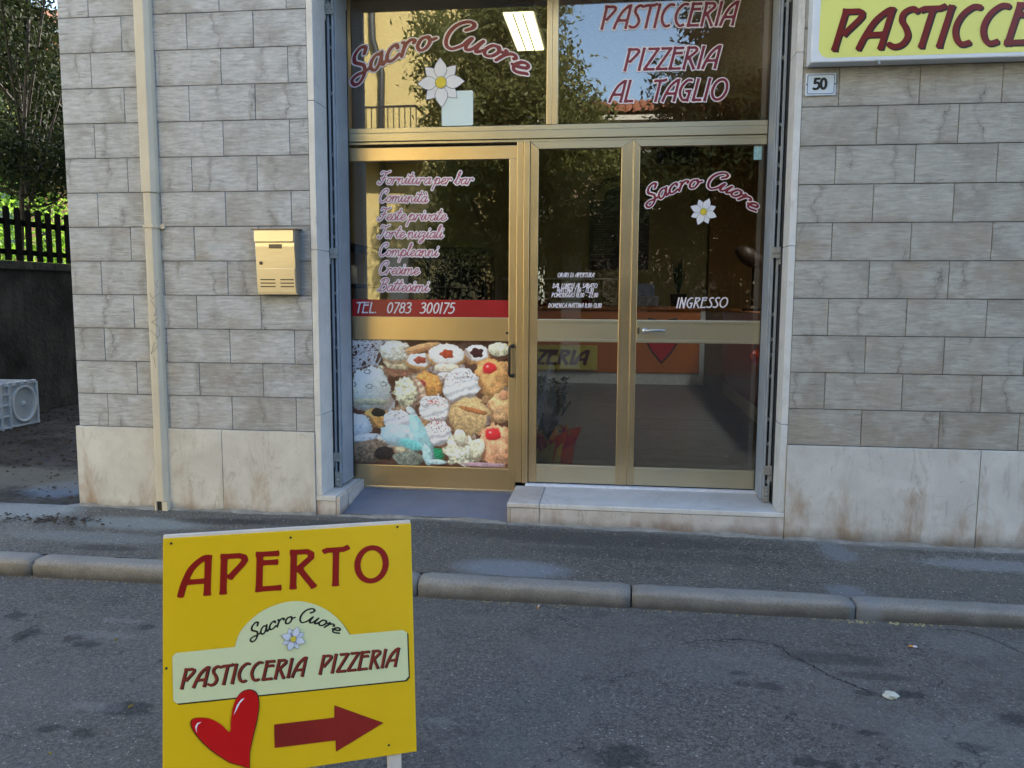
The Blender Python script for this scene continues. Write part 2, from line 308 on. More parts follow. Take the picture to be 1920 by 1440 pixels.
# ------------------------------------------------------------------ materials
def stone_mat(name, lo, hi, dark, brown_k):
    g = G(name); ob = g.t.nodes.new('ShaderNodeObjectInfo'); rnd = ob.outputs['Random']
    off = g.n('CombineXYZ', ins={0: g.math('MULTIPLY', rnd, 37.0), 1: 0.0, 2: g.math('MULTIPLY', rnd, 11.0)})
    p = g.n('VectorMath', ins={0: g.pos, 1: off}, operation='ADD')
    fine = g.noise(11, 7, .66, g.map((1, 1, 5.5), vec=p)); streak = g.noise(20, 6, .7, g.map((.45, 1, 4.2), vec=p), .8)
    big = g.noise(3.4, 5, .6, p, .4); grain = g.noise(170, 2, .6, g.map((1, 1, 1.6)))
    base = g.mix(g.step(fine, .34, .66), lo, hi); base = g.mix(g.step(grain, .35, .65, 0, .18), base, tuple(x*.6 for x in lo))
    base = g.mix(g.step(big, .48, .62, 0, .6), base, dark)
    base = g.mix(g.math('MULTIPLY', g.step(streak, .54, .62), g.step(g.noise(5, 3, .5, p), .42, .62, .1, .75)), base, tuple(x*.82 for x in dark))
    base = g.mix(g.math('MULTIPLY', g.step(g.noise(24, 6, .7, g.map((.4, 1, 4.5), (7, 1, 3), p), .6), .55, .64), .45), base, tuple(min(1, x*1.18) for x in hi))
    sep = g.t.nodes.new('ShaderNodeSeparateXYZ'); g.t.links.new(g.pos, sep.inputs[0]); z = sep.outputs[2]
    low = g.math('ADD', g.step(z, 2.3, .6, 0, .55), g.step(g.math('ABSOLUTE', g.math('SUBTRACT', z, 1.55)), .0, .35, .45, 0))
    st = g.noise(3.3, 4, .55, g.map((.9, 1, 1.5), vec=p), .2)
    base = g.mix(g.math('MULTIPLY', g.step(g.math('ADD', st, g.step(z, 1.1, .6, 0, .07)), .49, .64), g.math('MULTIPLY', low, brown_k)), base, lin(142, 124, 100))
    # seepage marks: dark soft verticals and hairline cracks
    sn = g.t.nodes.new('ShaderNodeSeparateXYZ'); g.t.links.new(p, sn.inputs[0])
    cr = g.math('ADD', sn.outputs[0], g.math('MULTIPLY', g.math('SUBTRACT', g.noise(5, 5, .65, p), .5), .26))
    cr = g.math('ABSOLUTE', g.math('SUBTRACT', g.math('FRACT', g.math('MULTIPLY', cr, 4.3)), .5))
    gate = g.noise(3.4, 3, .6, g.map((1, 1, 1), (5, 3, 1), p)); vary = g.step(g.noise(14, 3, .6, p), .35, .6)
    crack = g.math('MULTIPLY', g.math('MULTIPLY', g.step(cr, 0, .020, 1, 0), vary), g.step(gate, .47, .56))
    halo = g.math('MULTIPLY', g.step(cr, 0, .13, 1, 0), g.step(gate, .44, .60))
    base = g.mix(g.math('MULTIPLY', halo, .5), base, tuple(x*.80 for x in dark)); base = g.mix(g.math('MULTIPLY', crack, .75), base, lin(92, 86, 78))
    # grime gathered along the slab edges
    ed = g.t.nodes.new('ShaderNodeSeparateXYZ'); tc = g.t.nodes.new('ShaderNodeTexCoord'); g.t.links.new(tc.outputs['Object'], ed.inputs[0])
    e = g.step(g.math('ADD', g.math('ABSOLUTE', ed.outputs[2]), g.math('MULTIPLY', g.noise(12, 4), .035)), .090, .125, 0, .30)
    base = g.mix(e, base, lin(110, 104, 96))
    hsv = g.n('HueSaturation', ins={'Value': g.step(rnd, 0, 1, .96, 1.03), 'Color': base})
    return g.base(hsv, .72, 0, .3, g.math('ADD', g.math('ADD', fine, grain), g.math('MULTIPLY', crack, -1)), .35, .004)
def marble_mat(name, a, b, stain, veins=.4, stz=(.45, 0.0)):
    g = G(name); ob = g.t.nodes.new('ShaderNodeObjectInfo')
    p = g.n('VectorMath', ins={0: g.pos, 1: g.n('CombineXYZ', ins={0: g.math('MULTIPLY', ob.outputs['Random'], 23.0)})}, operation='ADD')
    n = g.noise(5, 6, .6, p, .5); c = g.mix(g.step(n, .3, .7), a, b)
    v = g.noise(3.0, 7, .62, g.map((2.2, 2.2, .6), vec=p), 1.2); vein = g.step(g.math('ABSOLUTE', g.math('SUBTRACT', v, .5)), 0, .018, 1, 0)
    c = g.mix(g.math('MULTIPLY', vein, g.math('MULTIPLY', g.step(g.noise(4, 2, .5, p), .45, .6), veins)), c, lin(120, 110, 96))
    s = g.noise(4.2, 6, .65, g.map((1.6, 1.6, .6), vec=p), .3); sep = g.t.nodes.new('ShaderNodeSeparateXYZ'); g.t.links.new(g.pos, sep.inputs[0])
    hz = g.step(sep.outputs[2], stz[0], stz[1], 0, .22)
    c = g.mix(g.step(g.math('ADD', s, hz), .62, .84, 0, .75), c, stain)
    dirt = g.step(g.math('ADD', sep.outputs[2], g.math('MULTIPLY', g.noise(16, 4), .07)), .03, .10, .65, 0)
    c = g.mix(dirt, c, lin(84, 78, 68))
    sp = g.step(g.noise(60, 3, .6, p), .66, .74, 0, .5); c = g.mix(sp, c, lin(120, 108, 92))
    return g.base(c, .5, 0, .4, n, .12, .003)
def asphalt_mat(name, dark, light, blue, spots, speck=.5, road=True):
    g = G(name); f = g.voro(230); f2 = g.voro(420); m = g.noise(70, 5, .8); big = g.noise(1.3, 5, .6); mid = g.noise(7, 5, .6)
    c = g.mix(g.step(m, .3, .7), dark, light)
    col = g.voro(300, out=1); gray = g.n('SeparateColor', ins={0: col})
    c = g.mix(g.step(gray, .6, 1.0, 0, .5), c, tuple(x*1.8 for x in light)); c = g.mix(g.step(gray, .32, 0, 0, .75), c, tuple(x*.42 for x in dark))
    gray2 = g.n('SeparateColor', ins={0: g.voro(170, out=1)})
    sv = g.n('SeparateColor', ins={0: g.voro(135, out=1)}); c = g.mix(g.step(sv, .55, 1.0, 0, .42), c, tuple(min(1, x*1.5) for x in light)); c = g.mix(g.step(sv, .40, 0, 0, .45), c, tuple(x*.4 for x in dark))
    pit = g.noise(52, 4, .75, g.map((1, 1, 1), (3, 1, 0))); c = g.mix(g.step(pit, .50, .62, 0, .55), c, tuple(x*.45 for x in dark))
    c = g.mix(g.step(gray2, .985-.045*speck, .995, 0, .8), c, lin(176, 172, 162))
    c = g.mix(g.step(big, .35, .68, 0, .55), c, blue); c = g.mix(g.step(mid, .55, .75, 0, .35), c, tuple(x*.55 for x in dark))
    c = g.mix(g.step(g.noise(2.3, 6, .7, g.map((1, 1, 1), (9, 4, 0))), .52, .78, 0, .25), c, tuple(x*1.4 for x in light))
    for (x, y, rx, ry, k, cc, am) in spots: c = g.mix(g.math('MULTIPLY', g.spot(x, y, rx, ry, amp=am, nscale=22), g.math('MULTIPLY', g.step(m, .30, .62, .55, 1.1), k)), c, cc)
    h = g.math('ADD', g.math('MULTIPLY', f, .8), g.math('ADD', m, g.math('MULTIPLY', mid, .4)))
    if road:
        wv = g.noise(1.1, 6, .6, g.map((1, 1, 1), (3.3, 7.1, 0))); cr = g.step(g.math('ABSOLUTE', g.math('SUBTRACT', wv, .5)), 0, .0035, 1, 0)
        cr = g.math('MULTIPLY', cr, g.step(g.noise(.9, 2, .5, g.map((1, 1, 1), (1, 2, 3))), .48, .56)); c = g.mix(g.math('MULTIPLY', cr, .7), c, (.012, .012, .012)); h = g.math('SUBTRACT', h, cr)
    return g.base(c, .85, 0, .25, h, .55, .004)
def glass_mat(name='window_glass', ior=1.8, tint=(.90, .91, .88)):
    g = G(name); fr = g.n('Fresnel', ins={'IOR': ior, 'Normal': g.n('NewGeometry', o=1)})
    tr = g.n('BsdfTransparent', ins={0: tint}); wav = g.n('Bump', ins={'Strength': .02, 'Distance': .02, 'Height': g.noise(1.6, 1)})
    gl = g.n('BsdfGlossy', ins={'Color': (1, 1, 1), 'Roughness': .004, 'Normal': wav})
    ms = g.n('MixShader', ins={0: fr, 1: tr, 2: gl}); g.t.links.new(ms, g.out.inputs[0]); return g.m
def gold_mat():
    g = G('gold_anodised_aluminium'); n = g.noise(14, 4, .6, g.map((30, 1, 1))); b = g.noise(1.7, 3)
    c = g.mix(g.step(b, .3, .7), (.64, .49, .28), (.68, .54, .33))
    return g.base(c, g.step(g.noise(3, 3), .3, .7, .30, .38), 1.0, .5)
def leaf_mat(name, a, b, trans=.35, rough=.5, spec=.4):
    g = G(name); n = g.noise(2.2, 3, .6); n2 = g.noise(19, 2); c = g.mix(g.step(n, .35, .65), a, b); c = g.mix(g.step(n2, .3, .7), c, tuple(min(1, x*1.5) for x in b))
    g.base(c, rough, 0, spec); tl = g.n('BsdfTranslucent', ins={0: tuple(min(1, x*1.6) for x in b)})
    ms = g.n('MixShader', ins={0: trans, 1: g.b.outputs[0], 2: tl}); g.t.links.new(ms, g.out.inputs[0]); return g.m
STONE = stone_mat('grey_stone', lin(158, 160, 162), lin(196, 198, 201), lin(140, 138, 133), .55)
STONE2 = stone_mat('warm_grey_stone', lin(154, 151, 143), lin(184, 181, 173), lin(140, 134, 123), .62)
MARBLE = marble_mat('pale_marble', lin(186, 182, 175), lin(208, 205, 198), lin(150, 118, 84))
JAMB = marble_mat('white_marble', lin(196, 194, 190), lin(216, 214, 210), lin(160, 140, 120), .3, (0.1, 0))
STEPM = marble_mat('step_marble', lin(176, 168, 160), lin(208, 202, 196), lin(158, 132, 116), .5, (.14, 0))
MORTAR = plain('mortar', lin(118, 114, 106), .9)
PLASTER = plain('grey_plaster', lin(160, 156, 148), .9)
GOLD = gold_mat(); GLASS = glass_mat(); DOORG = GLASS
GREYP = plain('grey_shutter_paint', lin(150, 158, 168), .42, .0, .10, 9); GREYD = plain('dusty_hinge_paint', lin(150, 152, 150), .6, 0, .2, 40)
BLACK = plain('black_rubber_and_shade', (.012, .012, .013), .5); BLKP = plain('black_plastic', (.015, .014, .014), .3)
MAROON = plain('maroon_vinyl', lin(120, 32, 48), .35, 0, .04, 8, bump=False); MAUVE = plain('mauve_vinyl', lin(170, 96, 122), .35, 0, .04, 8, bump=False); WHITEV = plain('white_vinyl', lin(222, 216, 226), .35, 0, .02, 8, bump=False)
PETAL = plain('petal_white_vinyl', lin(220, 224, 234), .35, 0, .03, 8, bump=False); PLINE = plain('petal_outline', lin(78, 84, 110), .4, bump=False); YCEN = plain('flower_yellow', lin(214, 196, 60), .4, 0, .1, 60, bump=False)
REDBAND = plain('red_vinyl_band', lin(158, 34, 40), .25, 0, .06, 4, bump=False)
YELLOW = plain('yellow_sign_paint', lin(238, 194, 14), .38, 0, .055, 2.2, bump=False); CREAM = plain('cream_sign_paint', lin(224, 228, 176), .4, 0, .02, 4, bump=False)
DKRED = plain('dark_red_lettering', lin(148, 24, 12), .35, 0, .05, 20, bump=False); BROWNR = plain('brown_red_lettering', lin(132, 48, 34), .35, 0, .18, 12, bump=False)
DKLET = plain('near_black_lettering', lin(34, 30, 18), .4, bump=False); HEART = plain('heart_red', lin(206, 20, 20), .3, 0, .08, 6, bump=False); SHINE = plain('white_highlight_print', lin(238, 240, 246), .4, bump=False)
WOODP = plain('white_painted_wood', lin(214, 204, 192), .6, 0, .08, 14); SCREW = plain('screw_steel', (.07, .06, .05), .5, .6)
LBOXY = plain('light_box_yellow', lin(222, 222, 120), .35, 0, .02, 3, bump=False); WHITEP = plain('white_plastic', lin(214, 218, 222), .35, 0, .03, 5, bump=False); PLATE = plain('enamel_plate', lin(200, 212, 226), .25, 0, .02, 10, bump=False)
PIPE = plain('cream_pipe_paint', lin(196, 186, 166), .55, 0, .07, 6)
RAMP = plain('blue_grey_floor_paint', lin(112, 118, 134), .6, 0, .10, 7)
STEEL = plain('brushed_steel', (.60, .58, .55), .28, .9, .06, 20, bump=False)
def brass_mat():
    g = G('champagne_steel'); n = g.noise(10, 4, .6, g.map((1, 1, 40))); return g.base(g.mix(g.step(n, .3, .7), (.52, .48, .40), (.60, .56, .48)), .34, .9, .5, n, .03, .001)
BRASS = brass_mat()
FOAM = plain('white_foam', lin(206, 216, 224), .8, 0, .05, 60); OLDC = None
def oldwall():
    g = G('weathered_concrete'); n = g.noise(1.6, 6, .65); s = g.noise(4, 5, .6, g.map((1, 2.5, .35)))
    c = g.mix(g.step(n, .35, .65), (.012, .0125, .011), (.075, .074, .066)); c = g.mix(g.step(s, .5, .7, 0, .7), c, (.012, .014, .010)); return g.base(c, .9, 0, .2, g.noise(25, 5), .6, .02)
OLDC = oldwall(); DKWOOD = plain('dark_stained_wood', (.006, .005, .004), .95, 0, .3, 20, spec=.1)
BARK = plain('bark', (.055, .045, .035), .9, 0, .4, 20)
YPLAST = plain('yellow_plaster', lin(226, 204, 138), .9, 0, .05, 1.4); WPLAST = plain('white_plaster', lin(210, 204, 190), .9); OPLAST = plain('salmon_plaster', lin(214, 150, 116), .9)
ROOFT = plain('terracotta_tile', (.36, .13, .055), .85, 0, .35, 9); WINDK = plain('dark_window', (.02, .022, .025), .15, bump=False); GREENP = plain('green_shutter_paint', (.035, .07, .05), .5); IRON = plain('dark_iron', (.03, .03, .032), .5, .3); DPIPE = plain('dark_downpipe', (.05, .055, .055), .5)
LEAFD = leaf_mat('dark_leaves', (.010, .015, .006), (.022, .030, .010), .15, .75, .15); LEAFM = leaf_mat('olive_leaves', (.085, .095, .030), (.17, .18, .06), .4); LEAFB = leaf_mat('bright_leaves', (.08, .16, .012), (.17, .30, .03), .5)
spots_road = []
def SR(px, py, rx, ry, k, c, am=.35):
    q = onZ(px, py, -.08); spots_road.append((q[0], q[1], rx, ry, k, c, am))
DK = (.012, .012, .013)
for px, py, rx, ry in ((50, 1190, .055, .05), (30, 1154, .05, .04), (160, 1208, .07, .035), (138, 1196, .05, .04), (275, 1176, .04, .03), (158, 1374, .05, .04), (92, 1366, .05, .03), (330, 1232, .06, .05), (1445, 1286, .055, .035), (1392, 1282, .04, .025), (1385, 1262, .04, .02), (1620, 1300, .04, .02), (1515, 1430, .045, .03), (1560, 1436, .04, .03), (1825, 1402, .05, .03), (1630, 1375, .05, .02), (1705, 1303, .07, .03), (1905, 1350, .06, .05), (1160, 1420, .10, .07), (240, 1330, .10, .05)): SR(px, py, rx*.95, ry*1.0, .62, DK, .95)
for px, py, rx, ry, k in ((190, 1190, .16, .06, .5), (225, 1163, .12, .03, .6), (180, 1325, .14, .04, .5), (820, 1350, .06, .03, .5), (1850, 1400, .3, .25, .35), (1830, 1210, .3, .12, .3), (1380, 1250, .4, .2, .2)): SR(px, py, rx*.8, ry*.8, k*.42, lin(150, 150, 148), 1.1)
for px, py, rx, ry in ((1560, 1235, .22, .06), (1640, 1268, .16, .035)): SR(px, py, rx, ry, .45, (.022, .018, .014), .4)
ROAD = asphalt_mat('road_asphalt', (.078, .069, .059), (.165, .150, .133), (.150, .140, .127), spots_road, 0)
sp2 = []
def SP(px, py, rx, ry, k, c, am=.3):
    q = onZ(px, py, 0); sp2.append((q[0], q[1], rx, ry, k, c, am))
CEM = lin(128, 132, 136)
sp2.append((2.5, 0.0, 9.0, .045, .6, lin(138, 136, 130), .6)); SP(960, 1066, .30, .135, .95, CEM, .12); SP(1590, 1100, .10, .10, .6, CEM, .5); SP(1570, 1030, .10, .16, .55, CEM, .5); SP(1880, 1050, .45, .10, .65, lin(140, 142, 142), .6); SP(1740, 1020, .9, .05, .5, lin(138, 136, 130), .5)
SP(260, 985, .42, .12, .8, lin(136, 142, 138), .35); SP(180, 1010, .5, .10, .5, lin(132, 138, 136), .5); SP(60, 960, .35, .22, .75, lin(142, 146, 142), .4); SP(420, 982, .3, .06, .7, (.03, .03, .03), .5); SP(200, 1030, .22, .05, .6, (.035, .034, .032), .6)
SP(1130, 1012, 1.0, .13, .55, (.035, .033, .029), .5); SP(560, 985, .5, .07, .6, (.035, .034, .033), .5); SP(1240, 1040, .7, .10, .35, (.028, .027, .025), .6)
PAVE = asphalt_mat('pavement_asphalt', (.070, .062, .050), (.165, .150, .127), (.140, .129, .112), sp2, 1.0, False)
def alley_mat():
    g = G('alley_dirt'); n = g.noise(3, 6, .65); n2 = g.noise(26, 5, .7); c = g.mix(g.step(n, .35, .65), (.020, .017, .013), (.07, .064, .056)); c = g.mix(g.step(n2, .5, .62, 0, .8), c, (.018, .014, .010))
    for px, py, rx, ry, k, cc in ((120, 920, .24, .26, .8, lin(104, 116, 130)), (20, 970, .3, .15, .8, lin(120, 132, 140)), (30, 900, .9, .35, .6, lin(120, 116, 104)), (70, 1000, .5, .2, .6, lin(130, 130, 124))):
        q = onZ(px, py, 0); c = g.mix(g.math('MULTIPLY', g.spot(q[0], q[1], rx, ry, amp=.4), k), c, cc)
    c = g.mix(g.step(g.noise(50, 3, .7), .62, .68, 0, .7), c, (.02, .015, .01))
    return g.base(c, .9, 0, .2, n2, .8, .012)
ALLEY = alley_mat()
def kerb_mat():
    g = G('kerb_concrete'); n = g.noise(160, 3, .7); b = g.noise(5, 5, .6); c = g.mix(g.step(n, .3, .7), lin(120, 116, 109), lin(158, 153, 145)); c = g.mix(g.step(b, .45, .75, 0, .4), c, lin(100, 97, 92))
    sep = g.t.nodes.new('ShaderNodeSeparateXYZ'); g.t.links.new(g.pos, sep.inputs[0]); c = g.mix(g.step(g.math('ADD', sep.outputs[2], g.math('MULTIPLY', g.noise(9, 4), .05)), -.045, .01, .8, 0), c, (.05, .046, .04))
    q = onZ(1600, 1110, 0); c = g.mix(g.math('MULTIPLY', g.spot(q[0]+.02, q[1], .09, .2, amp=.3), .5), c, CEM)
    return g.base(c, .9, 0, .2, g.math('ADD', n, b), .5, .004)
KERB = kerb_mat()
# interior
OCHRE = plain('ochre_wall_paint', lin(138, 130, 84), .8, 0, .05, 2); BROWNW = plain('brown_orange_wall_paint', lin(122, 92, 48), .8); ORANGE = plain('orange_laminate', lin(204, 116, 22), .35, 0, .06, 2, bump=False); FLOORT = plain('grey_wood_plank', lin(104, 106, 106), .35, 0, .25, 7); KICK = plain('white_kick_panel', lin(228, 236, 242), .3, bump=False)
DKREDL = plain('dark_red_laminate', lin(120, 14, 22), .3, bump=False); WOODT = plain('brown_worktop', lin(150, 92, 48), .35, 0, .2, 8); CHALK = plain('blackboard', (.008, .008, .008), .5, bump=False); CHALKW = plain('chalk_white', lin(200, 200, 190), .8, bump=False)
REDP = plain('red_wrapping_paper', lin(216, 34, 20), .4, 0, .15, 20); ORP = plain('orange_wrapping_paper', lin(240, 96, 16), .4, 0, .12, 20); YELP = plain('yellow_wrapping_paper', lin(240, 206, 40), .4, 0, .12, 20); CELL = glass_mat('cellophane', 1.35, (.93, .93, .93)); PINK = plain('pink_flower', lin(196, 60, 90), .6)
def lamp_mat(name, s):
    g = G(name); e = g.n('Emission', ins={0: (1.0, .90, .52) if s < 1 else (1, .97, .9), 1: s}); g.t.links.new(e, g.out.inputs[0]); return g.m
LAMP = lamp_mat('fluorescent_diffuser', .62); FILL_LAMP = lamp_mat('added_fill_diffuser', 9.0)  # the stronger emission is for the added unseen fill lamps
GOLDP = plain('gold_aluminium_sky_sheen', lin(196, 186, 158), .34, .75, .05, 3, bump=False)  # gold rails made paler: the grey of reflected sky is in the colour
# ------------------------------------------------------------------ ground
mb = MB(); mb.box(-90, 90, -90, 140, -.6, -.13); mb.build('ground', plain('distant_ground', (.09, .085, .06), .9), kind='structure')
mb = MB(); mb.box(-40, 40, -9.0, -.945, -.125, -.08); mb.build('road', ROAD, kind='structure')
def pave_z(x, y): return (.02 if x < 2 else .02-.0155*(x-2) if x < 5 else -.0265)+.004*math.sin(3.1*x)*math.sin(5*y)+(-.018)*min(1, max(0, -y/.87)) if True else 0
def sheet(name, x0, x1, y0, y1, nx, ny, zf, mat, thick=.12):
    mb = MB(); vs = [(x0+(x1-x0)*i/nx, y0+(y1-y0)*j/ny) for j in range(ny+1) for i in range(nx+1)]
    mb.add([(x, y, zf(x, y)) for x, y in vs], [(j*(nx+1)+i, j*(nx+1)+i+1, (j+1)*(nx+1)+i+1, (j+1)*(nx+1)+i) for j in range(ny) for i in range(nx)])
    return mb.build(name, mat, kind='structure', smooth=True)
pv = sheet('pavement', -20, 24, -.862, .45, 440, 14, lambda x, y: pave_z(x, y) if x > -.45 or y < 0 else -.12, PAVE)
sheet('alley_ground', -3.5, -.40, .0, 14, 60, 140, lambda x, y: .016+.012*math.sin(4*x+2*y)*math.sin(3*y)+.004*y, ALLEY)
sheet('garden_ground', -60, -3.55, .0, 60, 40, 40, lambda x, y: .5+.03*min(20, max(0, -x-4)), plain('garden_grass', (.06, .10, .02), .9, 0, .4, 5))
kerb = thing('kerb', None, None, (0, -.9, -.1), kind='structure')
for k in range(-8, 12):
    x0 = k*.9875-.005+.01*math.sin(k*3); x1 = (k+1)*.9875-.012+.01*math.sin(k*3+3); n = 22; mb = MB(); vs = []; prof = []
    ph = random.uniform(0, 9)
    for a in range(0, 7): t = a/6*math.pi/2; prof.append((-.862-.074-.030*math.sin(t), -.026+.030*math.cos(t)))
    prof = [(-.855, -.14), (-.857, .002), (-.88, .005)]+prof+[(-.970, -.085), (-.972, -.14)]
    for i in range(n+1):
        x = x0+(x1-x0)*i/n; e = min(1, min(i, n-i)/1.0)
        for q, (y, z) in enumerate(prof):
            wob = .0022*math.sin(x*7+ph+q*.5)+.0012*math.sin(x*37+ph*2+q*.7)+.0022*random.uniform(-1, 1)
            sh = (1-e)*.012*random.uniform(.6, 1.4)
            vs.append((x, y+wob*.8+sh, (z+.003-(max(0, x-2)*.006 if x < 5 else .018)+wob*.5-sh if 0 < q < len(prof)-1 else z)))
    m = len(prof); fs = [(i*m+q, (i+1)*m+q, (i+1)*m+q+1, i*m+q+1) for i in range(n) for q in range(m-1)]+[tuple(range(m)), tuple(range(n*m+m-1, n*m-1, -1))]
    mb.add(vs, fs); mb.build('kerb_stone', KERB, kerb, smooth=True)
road_o = bpy.data.objects['road']
for pts, wd in (([(1040, 1150), (1062, 1168), (1090, 1176), (1135, 1174), (1175, 1186)], .0022), ([(1330, 1196), (1400, 1200), (1462, 1212), (1478, 1226), (1520, 1246), (1560, 1268), (1600, 1284), (1645, 1302)], .0038), ([(1740, 1180), (1800, 1182), (1850, 1194), (1900, 1216), (1930, 1232)], .003), ([(1380, 1205), (1330, 1200), (1280, 1205)], .003)):
    q = smooth_pts([onZ(a, b, -.0785) for a, b in pts], 10); m = MB(); vs = []
    for i, p in enumerate(q):
        d = q[min(i+1, len(q)-1)]-q[max(i-1, 0)]; nn_ = np.array([-d[1], d[0], 0])/np.hypot(d[0], d[1]); wv = wd*random.uniform(.1, 1.2)*min(1, i/4, (len(q)-1-i)/4+.05); jj = nn_*random.uniform(-.006, .006); vs += [p+jj-nn_*wv, p+jj+nn_*wv]
    m.add(vs, [(2*i, 2*i+1, 2*i+3, 2*i+2) for i in range(len(q)-1)]); m.build('crack', plain('crack_dark', (.014, .013, .012), .95, 0, .2, 40) if 'crack_dark' not in bpy.data.materials else bpy.data.materials['crack_dark'], road_o)
FILM = plain('cement_fillet', lin(132, 129, 122), .95, 0, .25, 14)
for x0, x1 in ((-.41, 1.11), (1.25, 2.26), (2.27, 3.81), (3.82, 6.2)):
    m = MB(); n = int((x1-x0)/.02); vs = []
    for i in range(n+1):
        x = x0+(x1-x0)*i/n; dd = .022+.016*math.sin(x*9+1)+.010*math.sin(x*31)+random.uniform(-.004, .004); yb = -.0125 if (x < 1.12 or x > 3.815) else (-.001 if x < 2.27 else -.0065); z = pave_z(x, -.02)
        hh = max(.004, .012+.006*math.sin(x*13)+random.uniform(-.002, .002)); vs += [(x, yb, z+hh), (x, yb-dd*.5, z+hh*.5), (x, yb-max(.008, dd), z-.004)]
    m.add(vs, [(3*i+k, 3*i+k+1, 3*i+k+4, 3*i+k+3) for i in range(n) for k in range(2)]); m.build('cement_fillet', FILM, pv, smooth=True)
# ------------------------------------------------------------------ the shop building
B = thing('shop_building', 'grey stone clad shop building with gold framed glass doors and marble doorstep', 'building', (0, 0, 0))
ZP = .52; XL, XR = 1.112, 3.815; X0, X1 = -.395, 22.0
core = MB()
core.box(X0, XL, .022, .30, -.1, 3.21); core.box(XR, X1, .022, .30, -.1, 3.21)          # wall behind the cladding
core.box(X0, X1, .022, .30, 3.21, 9.0)
core.build('masonry', MORTAR, B)
mb = MB(); mb.box(X0, X1-.01, .302, .55, 3.6, 9.0); mb.box(X0, XL, .302, .55, -.1, 3.6); mb.box(XR, X1-.01, .302, .55, -.1, 3.6); mb.box(XL+.001, XR-.001, .302, .55, 3.21, 3.6)
mb.box(X0-.0, X0+.3, .552, 17, -.1, 9.0); mb.box(X1-.3, X1-.001, .552, 17, -.1, 9); mb.box(X0+.301, X1-.302, 16.7, 16.999, -.1, 9); mb.box(X0-.2, X1+.2, .35, 17.2, 9.002, 9.3)
mb.build('wall', PLASTER, B)
MESH = {}
def slab(wd, ht, mat, dp=.02, ch=.0022):
    key = (round(wd, 3), round(ht, 3), mat.name)
    if key not in MESH:
        a, b = wd/2, ht/2; v = [(-a, ch, -b), (a, ch, -b), (a, ch, b), (-a, ch, b), (-a+ch, 0, -b+ch), (a-ch, 0, -b+ch), (a-ch, 0, b-ch), (-a+ch, 0, b-ch), (-a, dp, -b), (a, dp, -b), (a, dp, b), (-a, dp, b)]
        f = [(4, 5, 6, 7), (0, 1, 5, 4), (1, 2, 6, 5), (2, 3, 7, 6), (3, 0, 4, 7), (0, 8, 9, 1), (1, 9, 10, 2), (2, 10, 11, 3), (3, 11, 8, 0)]
        me = bpy.data.meshes.new('stone_tile'); me.from_pydata(v, [], f); me.materials.append(mat); MESH[key] = me
    return MESH[key]
J = .0030
for row in range(0, 14):
    z0 = ZP+row*.2; ph = 0 if row % 2 else .2
    for (a, b) in ((X0, XL), (XR, 6.2)):
        k = math.floor((a-ph)/.4); xs = [a]
        while ph+k*.4 < b:
            if ph+k*.4 > a+.03: xs.append(ph+k*.4)
            k += 1
        if b < 6: xs.append(b)
        for p, q in zip(xs, xs[1:]):
            o = place('stone_tile', slab(q-p-J, .2-J, STONE if a < 2 else STONE2), ((p+q)/2, random.uniform(-.0012, .0008), z0+.1), B)
            o.rotation_euler = (random.uniform(-.002, .002), 0, random.uniform(-.002, .002))
# side face tiles (round the corner) and plinth slabs
for a, b in ((-.412, .531), (.534, 1.1105)): MB().box(a, b, -.012, .021, -.1, ZP-.002).build('plinth_slab', MARBLE, B, bevel=.002)
for a, b in ((3.8165, 4.813), (4.817, 5.9)): MB().box(a, b, -.012, .021, -.1, ZP-.002).build('plinth_slab', MARBLE, B, bevel=.002)
MB().box(-.412, -.396, .0215, 2.5, -.1, ZP-.004).build('plinth_slab', MARBLE, B)
# marble jamb linings, in stacked lengths with joints
for side in (0, 1):
    zs = [-.05 if side == 0 else .137, .62 if side == 0 else .57, 1.585, 2.42, 3.208] if side == 0 else [.137, .63, 1.60, 2.60, 3.208]
    zs[0] = .137
    for z0, z1 in zip(zs, zs[1:]):
        x0, x1 = ((1.1125, 1.150) if side == 0 else (3.778, 3.8145)); yb = .20 if side == 0 else .15
        MB().box(x0, x1, -.002, yb, z0+.001, z1-.001).build('jamb_slab', JAMB, B, bevel=.003)
MB().box(XL+.002, XR-.002, -.002, .20, 3.2095, 3.24).build('lintel_slab', JAMB, B)
# doorstep on the left of the ramp, ramp, and the long step
blk = MB(); blk.box(1.1125, 1.232, .0, .50, -.08, .104); b0 = blk.build('doorstep_block', STEPM, B, bevel=.002)
MB().box(1.1122, 1.234, -.004, .50, .1055, .136).build('tread', JAMB, b0, bevel=.003)
MB().box(1.2345, 1.257, -.001, .148, -.08, .131).build('edge_slab', STEPM, b0, bevel=.003); MB().box(1.2345, 1.259, .168, .505, -.08, .135).build('edge_slab', STEPM, b0, bevel=.003)
rm = MB(); rm.prism([(0.0, .012), (.50, .082), (.50, -.1), (0.0, -.1)], 0, 1.2595, 2.2595); rm.build('ramp', RAMP, B)
st = MB(); st.box(2.284, 3.8135, .004, .43, -.1, .106); s0 = st.build('doorstep_block', STEPM, B)
MB().box(2.262, 2.2835, .003, .43, -.1, .108).build('edge_slab', STEPM, s0, bevel=.004); 
MB().box(2.2845, 2.449, -.006, .0035, -.1, .1065).build('riser_slab', STEPM, s0, bevel=.0015); MB().box(2.452, 3.8145, -.006, .0035, -.1, .1065).build('riser_slab', STEPM, s0, bevel=.0015)
MB().box(2.261, 2.4495, -.010, .425, .1085, .1365).build('tread', STEPM, s0, bevel=.006); MB().box(2.4515, 3.8145, -.010, .425, .1085, .1365).build('tread', JAMB, s0, bevel=.004)
